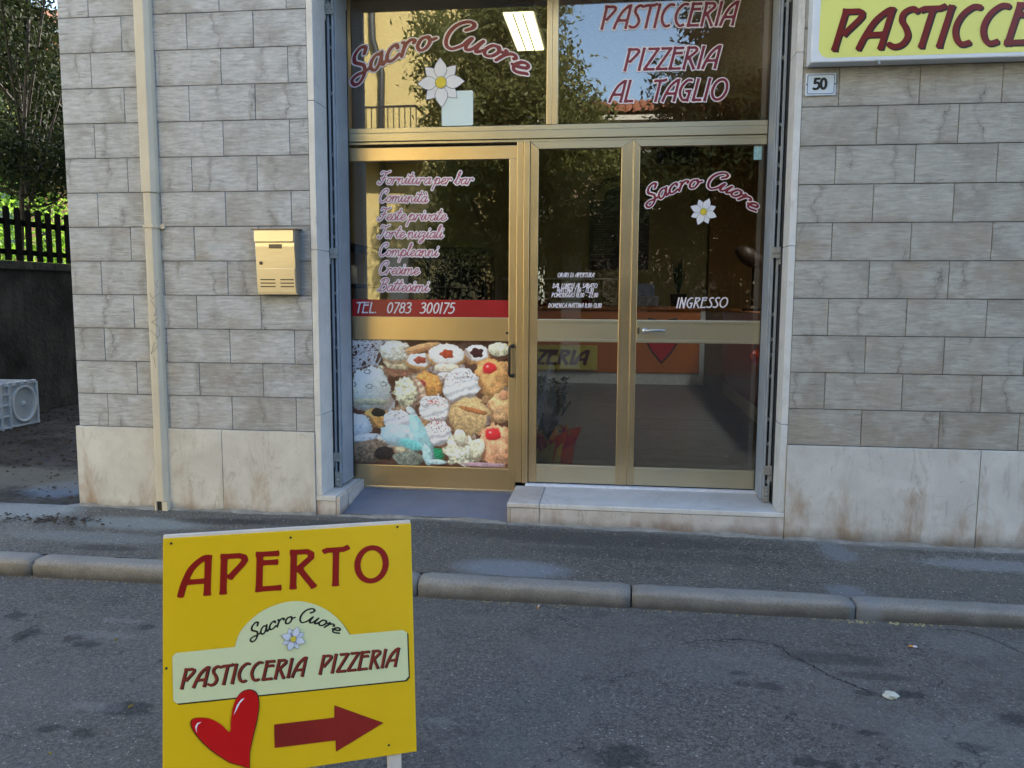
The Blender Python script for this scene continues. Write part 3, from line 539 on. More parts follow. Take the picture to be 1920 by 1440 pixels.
MB().box(2.32, 3.74, .426, .455, .10, .150).build('threshold_strip', plain('white_threshold', lin(206, 212, 226), .4), s0)
MB().box(1.26, 2.262, .455, .60, -.05, .078).build('door_track', STEEL, B)
# downpipe with boxed cover
dp = MB()
def pipe_prof(x0, x1, d): return [(x0, 0.018), (x0, -d*.55), (x0+.022, -d), (x1-.022, -d), (x1-.004, -d*.55), (x1, .018)]
dp.prism(pipe_prof(.100, .196, .060), 2, 1.915, 9.0); pp = dp.build('downpipe', PIPE, B, bevel=.004)
dq = MB(); dq.prism(pipe_prof(.108, .190, .054), 2, .075, 1.914); dq.build('lower_section', PIPE, pp, bevel=.004)
dq = MB(); dq.prism(pipe_prof(.100, .2, .058), 2, 1.712, 1.730); dq.box(.198, .222, -.014, .0, 1.708, 1.734); dq.build('clamp', PIPE, pp, bevel=.001)
dq = MB(); dq.prism([(.112, -.055), (.122, -.055), (.122, -.0395), (.158, -.0395), (.158, -.055), (.192, -.055), (.192, -.013), (.112, -.013)], 2, .012, .0745); dq.build('foot', PIPE, pp); MB().box(.1225, .1575, -.044, -.040, .014, .072).build('outlet', BLACK, pp)
gm = MB()
for pts in ([(296, 525), (292, 533), (296, 540)], [(281, 550), (286, 560), (300, 548)], [(282, 562), (294, 580), (288, 592), (296, 590)], [(297, 596), (284, 604), (298, 612), (300, 628), (292, 636)], [(281, 618), (296, 634)], [(290, 642), (283, 664), (296, 648)], [(288, 668), (292, 690)]):
    q = [onY(a, b, -.0565) for a, b in pts]
    for i in range(len(q)-1):
        d = q[i+1]-q[i]; nn = np.array([-d[2], 0, d[0]])/np.hypot(d[0], d[2])*.0011; gm.add([q[i]-nn, q[i+1]-nn, q[i+1]+nn, q[i]+nn], [(0, 1, 2, 3)])
gm.build('pencil_scrawl', plain('pencil_grey', (.12, .10, .08), .6, bump=False), pp)
# folded steel shutters standing in the reveals
def shutter(x0, sgn, top):
    """sgn +1: left stack (broad face towards +x)"""
    X = lambda a: x0+sgn*a
    def bx(mb, a, b, y0, y1, z0, z1): mb.box(min(X(a), X(b)), max(X(a), X(b)), y0, y1, z0, z1)
    m = MB(); bx(m, 0, .014, .222, .44, .15, top); s_ = m.build('folding_shutter', GREYP, B, bevel=.002)
    m = MB(); bx(m, .028, .040, .218, .44, .150, top); m.build('leaf', GREYP, s_, bevel=.003)
    m = MB(); bx(m, .0405, .048, .236, .452, .150, top); m.build('leaf', GREYP, s_, bevel=.003)
    m = MB(); bx(m, .0485, .0525, .43, .440, .16, top-.1); m.build('edge_strip', BLACK, s_)
    for k in range(24):
        if random.random() < .65: m2 = MB(); z = .25+k*.12+random.uniform(-.03, .03); bx(m2, .0145, .0275, .2305, .26, z, z+.02); m2.build('rivet', GREYD, s_)
    for z, hh in ((1.545, .062), (.30, .055), (2.955, .06), (3.04, .05)):
        m = MB(); bx(m, -.012, .046, .206, .217, z, z+hh); h = m.build('hinge', GREYD, s_, bevel=.002)
        m = MB(); bx(m, -.010, .003, .196, .2055, z-.035, z-.002)
        for a in (.010, .036):
            p = X(a); m.tube([(p, .199, z+hh*.5), (p, .206, z+hh*.5)], .006, 8)
        m.build('knuckle', GREYD, h)
    m = MB(); bx(m, .004, .044, .205, .2175, .143, .235); h = m.build('bolt_plate', GREYD, s_, bevel=.002)
    m = MB(); m.tube([(X(.024), .197, .165), (X(.024), .205, .165)], .007, 10); m.tube([(X(.024), .197, .215), (X(.024), .205, .215)], .006, 10); m.tube([(X(.024), .197, .19), (X(.024), .205, .19)], .0085, 10); m.build('bolt', STEEL, h)
shutter(1.152, 1, 3.15); shutter(3.774, -1, 3.15)
MB().box(1.1125, 1.149, .202, .458, .137, 3.2).build('niche_shade_fill', BLACK, B); MB().box(3.7785, 3.8145, .152, .458, .137, 3.2).build('niche_shade_fill', BLACK, B)  # black fills stand in for the shade inside the shutter niches
# ---------------- gold shopfront
YF = .46
SF = MB()
def bxs(L, mat=GOLD, name='frame', parent=None, bev=.0025):
    m = MB()
    for b in L: m.box(*b)
    return m.build(name, mat, parent, bevel=bev)
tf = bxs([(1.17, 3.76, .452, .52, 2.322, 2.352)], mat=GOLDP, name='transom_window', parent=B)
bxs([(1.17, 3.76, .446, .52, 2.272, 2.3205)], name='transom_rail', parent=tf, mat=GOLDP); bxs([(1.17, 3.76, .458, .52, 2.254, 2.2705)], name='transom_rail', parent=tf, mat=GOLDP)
bxs([(2.430, 2.462, .448, .52, 2.3525, 3.2)], name='mullion', parent=tf); bxs([(2.4635, 2.497, .452, .52, 2.3525, 3.2)], name='mullion', parent=tf)
bxs([(1.17, 3.76, .45, .52, 3.17, 3.208)], name='head_rail', parent=tf); bxs([(1.17, 1.20, .455, .52, 2.3525, 3.169)], name='jamb_rail', parent=tf); bxs([(3.735, 3.76, .455, .52, 2.3525, 3.169)], name='jamb_rail', parent=tf)
bxs([(1.2005, 2.4295, .475, .481, 2.353, 3.169)], GLASS, 'pane', tf, 0); bxs([(2.4975, 3.7345, .475, .481, 2.353, 3.169)], GLASS, 'pane', tf, 0)
bxs([(2.2535, 2.2925, .45, .52, .150, 2.2535)], name='post', parent=tf); bxs([(2.2965, 2.3325, .438, .51, .150, 2.2535)], name='post', parent=tf)
MB().box(2.2926, 2.2964, .475, .50, .15, 2.25).build('gasket', BLACK, tf)
# sliding door on the ramp
D1 = bxs([(1.165, 2.2515, .462, .50, 2.156, 2.236)], name='sliding_door', parent=B); D1['label'] = 'left gold framed door over the blue-grey ramp with pastry poster and phone band'
bxs([(2.2055, 2.2515, .458, .50, .080, 2.1555)], name='stile', parent=D1); bxs([(1.14, 1.166, .462, .50, .080, 2.1555)], name='stile', parent=D1)
bxs([(1.1665, 2.205, .464, .50, 1.043, 1.190)], name='middle_rail', parent=D1); bxs([(1.1665, 2.205, .462, .50, .080, .232)], name='bottom_rail', parent=D1)
bxs([(1.1665, 2.205, .474, .480, 1.1905, 2.1555)], GLASS, 'pane', D1, 0); bxs([(1.1665, 2.205, .474, .486, .2325, 1.0425)], WHITEP, 'panel', D1, 0)
bxs([(1.27, 2.25, .452, .4615, .080, .094)], STEEL, 'rain_bar', D1, .001)
hd = MB(); hp = [onY(958, 648, .44), onY(950, 652, .41), onY(949, 672, .41), onY(950, 696, .41), onY(958, 700, .44)]
xh = 2.232; hd.tube(smooth_pts([(xh, .458, 1.015), (xh-.004, .425, 1.015), (xh-.014, .412, 1.004), (xh-.014, .410, .93), (xh-.014, .412, .842), (xh-.004, .425, .830), (xh, .458, .830)], 5), .0085, 10); hd.ball((xh, .452, 1.015), .014); hd.ball((xh, .452, .830), .014)
hd.build('door_handle', BLKP, D1, smooth=True)
lk = MB(); lk.tube([(2.196, .458, 1.095), (2.196, .464, 1.095)], .009, 12); lk.build('keyhole', SCREW, D1)
# the two hinged leaves on the step
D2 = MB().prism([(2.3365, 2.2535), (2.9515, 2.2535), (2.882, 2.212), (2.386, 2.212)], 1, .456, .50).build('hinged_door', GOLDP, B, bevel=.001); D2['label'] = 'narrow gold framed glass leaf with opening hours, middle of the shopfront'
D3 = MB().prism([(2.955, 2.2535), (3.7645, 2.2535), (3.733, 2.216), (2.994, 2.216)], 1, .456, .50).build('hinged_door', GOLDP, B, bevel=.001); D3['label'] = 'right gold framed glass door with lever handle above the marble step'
for D, x0, x1, fl, fr in ((D2, 2.336, 2.952, .05, .070), (D3, 2.9545, 3.765, .0395, .032)):
    g0 = x0+fl; g1 = x1-fr
    gt = 2.211 if D is D2 else 2.215
    MB().prism([(x0, .155), (g0-.001, .155), (g0-.001, gt), (x0, 2.2525)], 1, .455, .50).build('stile', GOLD, D, bevel=.002); MB().prism([(g1+.001, .155), (x1, .155), (x1, 2.2525), (g1+.001, gt)], 1, .455, .50).build('stile', GOLD, D, bevel=.002)
    for a in (x0+fl*.45, g1+fr*.45): bxs([(a, a+.003, .4538, .456, .16, 2.22)], BRASS, 'seam', D, 0)
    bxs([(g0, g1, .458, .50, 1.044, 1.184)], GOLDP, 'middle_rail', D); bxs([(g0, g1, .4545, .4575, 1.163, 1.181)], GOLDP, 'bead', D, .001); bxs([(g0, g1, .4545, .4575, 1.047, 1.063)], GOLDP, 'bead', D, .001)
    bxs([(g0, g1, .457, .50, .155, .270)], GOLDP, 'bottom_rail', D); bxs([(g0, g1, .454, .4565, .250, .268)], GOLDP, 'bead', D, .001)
    bxs([(g0, g1, .476, .482, 1.1845, 2.2115 if D is D2 else 2.2155)], GLASS, 'pane', D, 0); bxs([(g0, g1, .476, .482, .2705, 1.0435)], GLASS, 'pane', D, 0)
hd = MB(); hd.tube([(3.045, .452, 1.118), (3.045, .458, 1.118)], .020, 14); hd.tube(smooth_pts([(3.045, .455, 1.118), (3.048, .42, 1.120), (3.075, .408, 1.122), (3.13, .408, 1.124), (3.165, .412, 1.120)], 5), .0075, 10); hd.build('lever_handle', STEEL, D3, smooth=True)
MB().box(2.998, 3.010, .449, .4535, 1.10, 1.138).build('lock_plate', SCREW, D3, bevel=.002)
# lettering stuck on the glass
PF = yplane(.4745)
VS = (MAROON, WHITEV)
lettering('window_lettering', PF, 'Sacro Cuore', SCR, tf, VS, arcfit(PF, (668, 163), (852, 92), (976, 142), .165), .052, .040, .25, 34, flat=False)
flower(PF, PF.px(827, 155), .145, tf, (PETAL, PLINE, YCEN), rot=-.03)
lettering('window_lettering', PF, 'PASTICCERIA', DECO, tf, VS, linefit(PF, (1125, 56), (1378, 48), (1125, 11)), .056, .05, .22, 26, gap=.02)
lettering('window_lettering', PF, 'PIZZERIA', DECO, tf, VS, linefit(PF, (1168, 134), (1345, 129), (1168, 91)), .056, .05, .22, 26, gap=.02)
lettering('window_lettering', PF, 'AL  TAGLIO', DECO, tf, VS, linefit(PF, (1142, 193), (1362, 189), (1142, 151)), .056, .05, .22, 26, gap=.03)
for s, y, x1 in (('Fornitura per bar', 343, 889), ('Comunit\u00e0', 377, 803), ('Feste private', 411, 838), ('Torte nuziali', 444, 832), ('Compleanni', 478, 823), ('Cresime', 512, 787), ('Battesimi', 544, 805)):
    lettering('door_lettering', PF, s, SCR, D1, (MAUVE, WHITEV), linefit(PF, (709, y+2), (x1-3, y+3), (709, y-22)), .038, .085, .26, 30, off=.0018, flat=False)
PB = yplane(.4722); mb = MB(); q = [onY(a, b, .4728) for a, b in ((661, 562), (954.5, 563), (954.5, 595.5), (661, 595.5))]; q[0][0] = q[3][0] = 1.196; q[0][2] = q[1][2] = 1.299; q[2][2] = q[3][2] = 1.1912; q[1][0] = q[2][0] = 2.2045
mb.add(q, [(0, 3, 2, 1)]); mb.build('phone_band', REDBAND, D1)
lettering('door_lettering', PB, 'TEL.  0783  300175', DECO, D1, (WHITEV,), linefit(PB, (666, 587), (852, 588.5), (666, 566)), .055, 0, .2, 26, gap=.03)
lettering('door_lettering', PF, 'Sacro Cuore', SCR, D3, VS, arcfit(PF, (1217, 391), (1322, 353), (1409, 396), .105), .050, .048, .25, 30, flat=False)
flower(PF, PF.px(1319, 397), .083, D3, (PETAL, PLINE, YCEN), rot=.39)
lettering('door_lettering', PF, 'INGRESSO', DECO, D3, (WHITEV,), linefit(PF, (1267, 578), (1364, 577), (1267, 558)), .062, 0, .2, 20, gap=.03)
for s, x0, x1, y in (('ORARI DI APERTURA', 1045, 1114, 520), ('DAL LUNED\u00cc AL SABATO', 1036, 1120, 540), ('MATTINA 7,00 - 13,30', 1044, 1113, 548.5), ('POMERIGGIO 18,00 - 22,00', 1034, 1121, 557.5), ('DOMENICA MATTINA 8,00-13,00', 1028, 1128, 577)):
    lettering('door_lettering', PF, s, DECO, D2, (WHITEV,), linefit(PF, (x0, y), (x1, y), (x0, y-8.5)), .085, 0, .2, 14, gap=.04)
MB().box(3.655, 3.700, .4735, .4755, 2.13, 2.21).build('alarm_sticker', plain('pale_blue_sticker', lin(150, 190, 200), .4, 0, .3, 60, bump=False), D3)
# ------------------------------------------------------------------ pastry photograph on the door (a flat print, painted per vertex)
def poster():
    W_, H_ = 1063, 870; nx, ny = 380, 311
    xs = np.linspace(205, 1268, nx); ys = np.linspace(135, 1005, ny); X, Y = np.meshgrid(xs, ys); r = np.random.default_rng(3)
    def vn(sc, seed):
        q = np.random.default_rng(seed); gx, gy = int(W_/sc)+3, int(H_/sc)+3; g = q.random((gy, gx)); u = (X-205)/sc; v = (Y-135)/sc; i = u.astype(int); j = v.astype(int); fu = u-i; fv = v-j; fu = fu*fu*(3-2*fu); fv = fv*fv*(3-2*fv)
        return (g[j, i]*(1-fu)+g[j, i+1]*fu)*(1-fv)+(g[j+1, i]*(1-fu)+g[j+1, i+1]*fu)*fv
    nz = {s: vn(s, s) for s in (7, 14, 30, 70)}
    fine = r.random(X.shape)
    C = np.zeros((*X.shape, 3)); C[:] = (74, 50, 40); C += (nz[70]-.5)[..., None]*50; C += (nz[14]-.5)[..., None]*30
    def put(mask, col): C[:] = C*(1-mask[..., None])+col*mask[..., None]
    def blob(cx, cy, rx, ry, col, rot=0, shade=.45, tex=.12, ts=14, scal=0, ns=0, swirl=0, edge=.05, shadow=True, crumb=0, fn=None):
        a = math.radians(rot); dx, dy = X-cx, Y-cy; u = (dx*math.cos(a)+dy*math.sin(a))/rx; v = (-dx*math.sin(a)+dy*math.cos(a))/ry
        th = np.arctan2(v, u); d = np.hypot(u, v)*(1+(nz[30]-.5)*.22+(nz[14]-.5)*.14+(scal*np.cos(ns*th) if ns else 0))
        if shadow: put(np.clip((1.22-np.hypot((dx-8)/rx, (dy-14)/ry))*4, 0, .45), np.array((96, 58, 40))*np.ones_like(C))
        L = 1.10-shade*.85*np.clip(.35*u*.6+.65*v, -.6, 1)-.16*np.clip(d-.75, 0, .3)/.3+tex*1.3*(nz[ts]-.5)*2+tex*.9*(nz[7]-.5)*2
        if swirl: L += .16*np.sin(swirl*(v+.35*u)+nz[30]*3)*(d < 1.05)
        if crumb: L += crumb*(fine-.5)
        c = np.array(col)[None, None]*L[..., None]; put(np.clip((1-d)/edge, 0, 1), c)
    def ring(cx, cy, rx, ry, hx, hy, cen):
        blob(cx, cy+14, rx*1.02, ry*1.02, (208, 150, 88), scal=.03, ns=22); blob(cx, cy, rx*.95, ry*.86, (240, 238, 236), shade=.2, tex=.05, scal=.02, ns=18, shadow=False); blob(cx, cy, hx, hy, cen, scal=.12, ns=5, shadow=False, shade=.3)
    def cherry(cx, cy, rx, ry): blob(cx, cy, rx, ry, (222, 40, 44), shade=.5, tex=.03, shadow=False, edge=.15); blob(cx-rx*.3, cy-ry*.3, rx*.25, ry*.2, (255, 190, 190), shadow=False, shade=0, edge=.6)
    def strokes(n, x0, x1, y0, y1, col, wd):
        for _ in range(n):
            a = r.random()*math.pi; cx, cy = r.uniform(x0, x1), r.uniform(y0, y1); L = r.uniform(30, 90); dx, dy = X-cx, Y-cy; s = dx*math.cos(a)+dy*math.sin(a); t = -dx*math.sin(a)+dy*math.cos(a)+s*s*.003*r.uniform(-1, 1)
            put(((np.abs(t) < wd) & (np.abs(s) < L) & (Y < y1+20)).astype(float)*.85, np.array(col)*np.ones_like(C))
    for _ in range(70):
        col = [(214, 168, 110), (236, 226, 200), (200, 140, 96), (232, 232, 236), (224, 196, 150)][r.integers(5)]; blob(r.uniform(400, 1268), r.uniform(300, 900), r.uniform(40, 75), r.uniform(30, 60), col, rot=r.uniform(-40, 40), tex=.2, crumb=.2)
    strokes(60, 200, 400, 130, 350, (206, 206, 212), 4.5); strokes(16, 360, 470, 130, 180, (206, 206, 212), 4)
    blob(545, 330, 100, 60, (186, 122, 92)); blob(540, 280, 105, 60, (232, 210, 160), swirl=0, scal=.05, ns=26, tex=.2); blob(520, 205, 105, 72, (236, 230, 206), tex=.16, ts=14, crumb=.25)
    blob(700, 180, 115, 22, (214, 160, 104), rot=-14); blob(690, 205, 100, 14, (170, 110, 70), rot=-16)
    ring(685, 270, 85, 58, 40, 26, (150, 60, 44)); ring(1060, 215, 95, 65, 45, 34, (50, 22, 26)); ring(865, 225, 130, 82, 42, 32, (160, 56, 32)); blob(860, 320, 90, 30, (236, 222, 196))
    blob(1205, 190, 75, 48, (228, 224, 184), crumb=.3, tex=.2)
    blob(850, 390, 60, 45, (240, 240, 240), swirl=9)
    blob(1225, 360, 80, 90, (222, 164, 104), crumb=.2, tex=.16); blob(1150, 380, 112, 130, (226, 158, 92), crumb=.2, tex=.18, ts=30); cherry(1145, 318, 48, 42)
    blob(735, 440, 105, 92, (230, 152, 76), tex=.18, crumb=.12); blob(690, 432, 38, 30, (206, 62, 60), shadow=False)
    blob(360, 560, 165, 80, (236, 236, 228), scal=.035, ns=30, tex=.08); blob(350, 470, 145, 150, (214, 216, 206), scal=.02, ns=40, tex=.06); blob(345, 565, 140, 24, (176, 172, 140), shadow=False)
    for cx, cy in ((330, 355), (232, 445), (342, 458), (440, 440)): 
        for k in range(7): blob(cx+20*math.cos(k*.9), cy+14*math.sin(k*.9), 7, 5, (120, 120, 118), shadow=False, shade=0)
    blob(660, 490, 60, 95, (212, 178, 150), swirl=14); blob(585, 490, 78, 108, (238, 230, 184), tex=.22, ts=14, scal=.06, ns=15, rot=-8, swirl=5)
    blob(955, 445, 122, 118, (238, 240, 244), swirl=13, shade=.35, tex=.05); blob(965, 365, 72, 50, (242, 244, 248), swirl=8, shadow=False, shade=.25, tex=.04)
    blob(1215, 590, 95, 105, (226, 168, 112), crumb=.2, tex=.2, ts=30); blob(1240, 500, 34, 36, (222, 150, 104), shadow=False)
    blob(385, 680, 95, 72, (226, 156, 80), tex=.15); blob(400, 640, 50, 32, (40, 36, 28), shadow=False)
    blob(780, 610, 108, 100, (236, 238, 242), swirl=12, tex=.05, shade=.35); blob(750, 560, 70, 45, (240, 240, 244), swirl=6, shadow=False, shade=.2)
    blob(1010, 650, 135, 142, (208, 168, 112), rot=25, crumb=.35, tex=.14); blob(1040, 610, 100, 18, (176, 104, 60), rot=14, shadow=False)
    blob(535, 700, 98, 88, (234, 234, 240), swirl=9, tex=.05); blob(800, 770, 98, 90, (238, 238, 244), swirl=11, tex=.05); blob(250, 740, 112, 95, (214, 224, 232), scal=.03, ns=24, tex=.07)
    blob(1200, 850, 135, 155, (232, 158, 112), crumb=.22, tex=.2, ts=30); cherry(1168, 772, 58, 46)
    blob(330, 910, 150, 90, (120, 98, 78), tex=.25); blob(440, 925, 70, 50, (40, 34, 32)); blob(600, 955, 110, 55, (122, 128, 112), tex=.25, crumb=.3)
    blob(290, 820, 130, 26, (226, 232, 236), rot=-12, tex=.15, shadow=False)
    blob(800, 925, 55, 50, (34, 128, 84), swirl=16); blob(560, 800, 160, 82, (192, 222, 228), tex=.1, ts=30, shadow=False, rot=8); blob(690, 800, 52, 180, (160, 214, 220), tex=.1, ts=30, rot=-24, shadow=False); blob(620, 860, 100, 46, (112, 204, 202), tex=.08, rot=18, shadow=False, edge=.4); blob(730, 930, 32, 80, (176, 222, 226), rot=-10, shadow=False); blob(620, 620, 24, 40, (214, 236, 238), rot=-50, shadow=False)
    blob(795, 975, 70, 18, (190, 228, 232), shadow=False)
    blob(965, 895, 125, 105, (236, 232, 196), tex=.22, ts=14, scal=.10, ns=7, swirl=7); blob(950, 790, 42, 52, (240, 236, 204), tex=.1); blob(1060, 870, 50, 70, (234, 226, 190), rot=20, tex=.15)
    blob(1100, 985, 150, 16, (176, 140, 150), shadow=False)
    for cx, cy, n, col, sx, sy in ((770, 560, 45, (190, 70, 60), 60, 25), (790, 690, 45, (150, 40, 50), 60, 30), (940, 380, 30, (120, 70, 60), 70, 40), (520, 650, 14, (90, 60, 60), 50, 25), (820, 740, 25, (130, 50, 60), 60, 40)):
        for _ in range(n): blob(cx+r.normal()*sx*.6, cy+r.normal()*sy*.6, 4.5, 4, col, shadow=False, shade=0, edge=.5)
    C = np.clip(C, 0, 255)/255; C = C**.80; L = np.where(C <= .04045, C/12.92, ((C+.055)/1.055)**2.4)
    x0, x1, z0, z1 = 1.1668, 2.2046, .2335, 1.0415
    V = np.zeros((ny*nx, 3)); V[:, 0] = (x0+(X-205)/W_*(x1-x0)).ravel()-(x0+x1)/2; V[:, 2] = (z1-(Y-135)/H_*(z1-z0)).ravel()-(z0+z1)/2
    idx = np.arange(ny*nx).reshape(ny, nx); F = np.stack([idx[1:, :-1], idx[1:, 1:], idx[:-1, 1:], idx[:-1, :-1]], -1).reshape(-1, 4)
    me = bpy.data.meshes.new('pastry_poster'); me.vertices.add(len(V)); me.vertices.foreach_set('co', V.ravel()); me.loops.add(F.size); me.loops.foreach_set('vertex_index', F.ravel()); me.polygons.add(len(F)); me.polygons.foreach_set('loop_start', np.arange(0, F.size, 4)); me.polygons.foreach_set('loop_total', np.full(len(F), 4)); me.update(); me.validate()
    ca = me.color_attributes.new('print', 'FLOAT_COLOR', 'POINT'); ca.data.foreach_set('color', np.concatenate([L.reshape(-1, 3), np.ones((nx*ny, 1))], 1).ravel())
    g = G('pastry_print'); at = g.n('Attribute', attribute_name='print'); g.base(at, .35, 0, .4); me.materials.append(g.m)
    o = place('pastry_poster', me, ((x0+x1)/2, .4725, (z0+z1)/2), D1); o['label'] = 'large photo print of assorted pastries, cherries and meringues'
poster()
# ------------------------------------------------------------------ things hung on the facade
mx = thing('mailbox', 'champagne coloured steel mailbox hung on the grey stone wall left of the door', 'mailbox', (.92, 0, 1.33))
m = MB(); m.prism([(-.002, 1.326), (-.002, 1.700), (-.075, 1.694), (-.085, 1.60), (-.075, 1.48), (-.062, 1.326)], 0, .812, 1.048); m.build('box', BRASS, mx, bevel=.003)
m = MB(); m.prism([(.0, 1.702), (-.098, 1.699), (-.098, 1.692), (.0, 1.694)], 0, .795, 1.062); m.build('lid_edge', plain('dark_brass', (.16, .13, .10), .35, .7), mx, bevel=.001)
m = MB(); m.prism([(-.0765, 1.690), (-.0955, 1.690), (-.0975, 1.625), (-.0855, 1.622)], 0, .813, 1.047); m.build('flap', BRASS, mx, bevel=.002)
m = MB(); m.prism([(-.0757, 1.478), (-.082, 1.476), (-.070, 1.336), (-.0625, 1.336)], 0, .815, 1.045); fp = m.build('lower_panel', BRASS, mx, bevel=.002)
for x0, x1 in ((.835, .925), (.955, 1.035)):
    for z in (1.372, 1.392, 1.412):
        yy = -.0775+(1.43-z)*.09; MB().box(x0, x1, yy-.002, yy+.008, z-.003, z+.003).build('slot', BLACK, fp)
MB().box(.895, .972, -.0892, -.078, 1.588, 1.612).build('name_plate', plain('name_plate_brown', (.10, .07, .05), .3), mx, bevel=.003)
m = MB(); m.box(.834, .850, -.086, -.074, 1.497, 1.515); m.build('lock', SCREW, mx, bevel=.002)
pl = thing('house_number_plate', 'small white enamel plate with blue border and number 50 beside the door', 'sign', (3.905, 0, 2.37))
m = MB(); m.box(3.828, 3.981, -.012, -.003, 2.375, 2.489); m.build('plate', PLATE, pl, bevel=.004)
PN = yplane(-.0122); DKB = plain('plate_blue', lin(60, 74, 104), .4, bump=False); m = MB()
def rrect(x0, x1, z0, z1, r, n=4):
    o = []
    for cx, cz, a0 in ((x1-r, z1-r, 0), (x0+r, z1-r, 90), (x0+r, z0+r, 180), (x1-r, z0+r, 270)):
        o += [(cx+r*math.cos(R(a0+90*k/n)), cz+r*math.sin(R(a0+90*k/n))) for k in range(n+1)]
    return o
a = rrect(3.836, 3.973, 2.383, 2.481, .008); b = rrect(3.839, 3.970, 2.386, 2.478, .006); n = len(a)
m.add([(x, -.0126, z) for x, z in a+b], [(i, (i+1) % n, (i+1) % n+n, i+n) for i in range(n)]); m.build('border_line', DKB, pl)
lettering('number', PN, '50', DECO, pl, (DKLET,), lambda W: (lambda x, y: np.array([3.869+x/W*.068, 2.405+y*.058])), .10, 0, 0, 30, flat=False)
m = MB()
for x in (3.8325, 3.9765): m.tube([(x, -.014, 2.432), (x, -.0125, 2.432)], .0035, 8)
m.build('screw', SCREW, pl)
ls = thing('shop_sign', 'wide white and yellow light box sign with dark red PASTICCERIA lettering', 'sign', (4.9, 0, 2.51))
m = MB(); m.box(3.828, 7.6, -.10, -.004, 2.518, 3.12); m.build('case', WHITEP, ls, bevel=.006)
PSG = yplane(-.1005); m = MB(); rr = rrect(3.866, 7.56, 2.540, 3.09, .05, 6); m.add([(x, -.1005, z) for x, z in rr[::-1]], [tuple(range(len(rr)))]); m.build('face_panel', LBOXY, ls)
lettering('sign_lettering', PSG, 'PASTICCERIA  PIZZERIA', DECO, ls, (plain('sign_dark_red', lin(112, 26, 14), .3, 0, .15, 9, bump=False), DKLET), (lambda W: (lambda x, y: np.array([3.925+x*.216, 2.574+y*.200]))), .066, 0, .24, 36, shadow=(.035, -.035), gap=.045)
MB().box(4.155, 4.168, -.106, -.1, 2.50, 2.522).build('clip', STEEL, ls)
# ------------------------------------------------------------------ A-board in the road
S = .62/.6; q = [CAM+(np.array(v)-CAM)*S for v in ((1.792, -2.775, .745), (2.335, -2.519, .732), (2.376, -2.627, .166), (1.833, -2.883, .178))]
ex = (q[1]-q[0])/np.linalg.norm(q[1]-q[0]); ez = q[0]-q[3]; ez -= ex*(ez@ex); ez /= np.linalg.norm(ez); nn = np.cross(ex, ez); BW = np.linalg.norm(q[1]-q[0]); BH = np.linalg.norm(q[0]-q[3])
if nn[1] > 0: nn = -nn
PA = Plane(q[3], ex, ez, nn)
AB = thing('sandwich_board', 'yellow open sign board with red arrow and heart standing in the road', 'sign', tuple((q[3]+q[2])/2*np.array([1, 1, 0])+np.array([0, 0, -.08])))
def obox(mb, x0, x1, z0, z1, d0, d1, P=PA):
    c = [P.p3((x, z), d) for d in (d0, d1) for z in (z0, z1) for x in (x0, x1)]; return mb.add(c, [(0, 1, 3, 2), (4, 6, 7, 5), (0, 4, 5, 1), (2, 3, 7, 6), (0, 2, 6, 4), (1, 5, 7, 3)])
obox(MB(), 0, BW, 0, BH, -.004, 0).build('panel', YELLOW, AB, bevel=.001)
obox(MB(), .001, BW-.001, .001, BH-.001, -.0055, -.0041).build('back_sheet', WOODP, AB)
for a, b, c, d in ((0, BW, BH-.045, BH+.008, ), (0.01, BW-.01, .01, .05)): obox(MB(), a, b, c, d, -.027, -.006).build('rail', WOODP, AB, bevel=.002)
zb = -(q[3][2]+.08)/ez[2]
for a in (.035, BW-.075): obox(MB(), a, a+.035, zb+.004, BH-.046, -.027, -.006).build('leg', WOODP, AB, bevel=.002)
# rear frame leaning the other way
top = PA.p3((0, BH), -.03); PR = Plane(top, ex, np.array([0, 0, 0]), nn)
back = -nn*1.0; hx = np.array([back[0], back[1], 0]); hx /= np.linalg.norm(hx)
for a in (.035, BW-.075):
    c0 = top+ex*a; c1 = c0+hx*.34; c1[2] = -.078; c0 = c0-np.array([0, 0, .02]); m = MB(); e = ex*.035; t = hx*.02
    m.add([c0, c0+e, c0+e+t, c0+t, c1, c1+e, c1+e+t, c1+t], [(0, 1, 2, 3), (4, 7, 6, 5), (0, 4, 5, 1), (1, 5, 6, 2), (2, 6, 7, 3), (3, 7, 4, 0)]); m.build('rear_leg', WOODP, AB)
m = MB()
for px, py in ((321, 1019), (545, 1008), (745, 988), (729, 1397), (312, 1253)):
    c = PA.px(px, py); pts = [PA.p3(c+.0032*np.array([math.cos(t), math.sin(t)]), .0012) for t in np.linspace(0, 6.28, 11)[:-1]]; m.add(pts, [tuple(range(10))])
m.build('screw', SCREW, AB)
lettering('sign_lettering', PA, 'APERTO', DECO, AB, (DKRED,), linefit(PA, (338, 1120), (742, 1090), (338, 1044)), .066, 0, .02, 46, off=.001, gap=.13)
sh = [(323, 1231), (330, 1224), (440, 1213), (449, 1187), (470, 1162), (500, 1141), (540, 1128), (575, 1129), (610, 1142), (638, 1165), (656, 1190), (755, 1181), (763, 1186), (766, 1268), (760, 1275), (332, 1319), (325, 1314)]
q2 = [PA.px(*p) for p in sh]; q2 = q2[:2]+smooth_pts(q2[2:11], 4)+q2[11:]
flat_poly('cream_shape_shadow', PA, [p+np.array([.0035, -.0035]) for p in q2], DKLET, AB, .0008, px=False)
flat_poly('cream_shape', PA, q2, CREAM, AB, .0013, px=False)
lettering('sign_lettering', PA, 'PASTICCERIA  PIZZERIA', DECO, AB, (BROWNR, DKLET), linefit(PA, (337, 1292), (745, 1249), (337, 1254)), .062, 0, .22, 36, off=.0018, shadow=(.05, -.03), gap=.05)
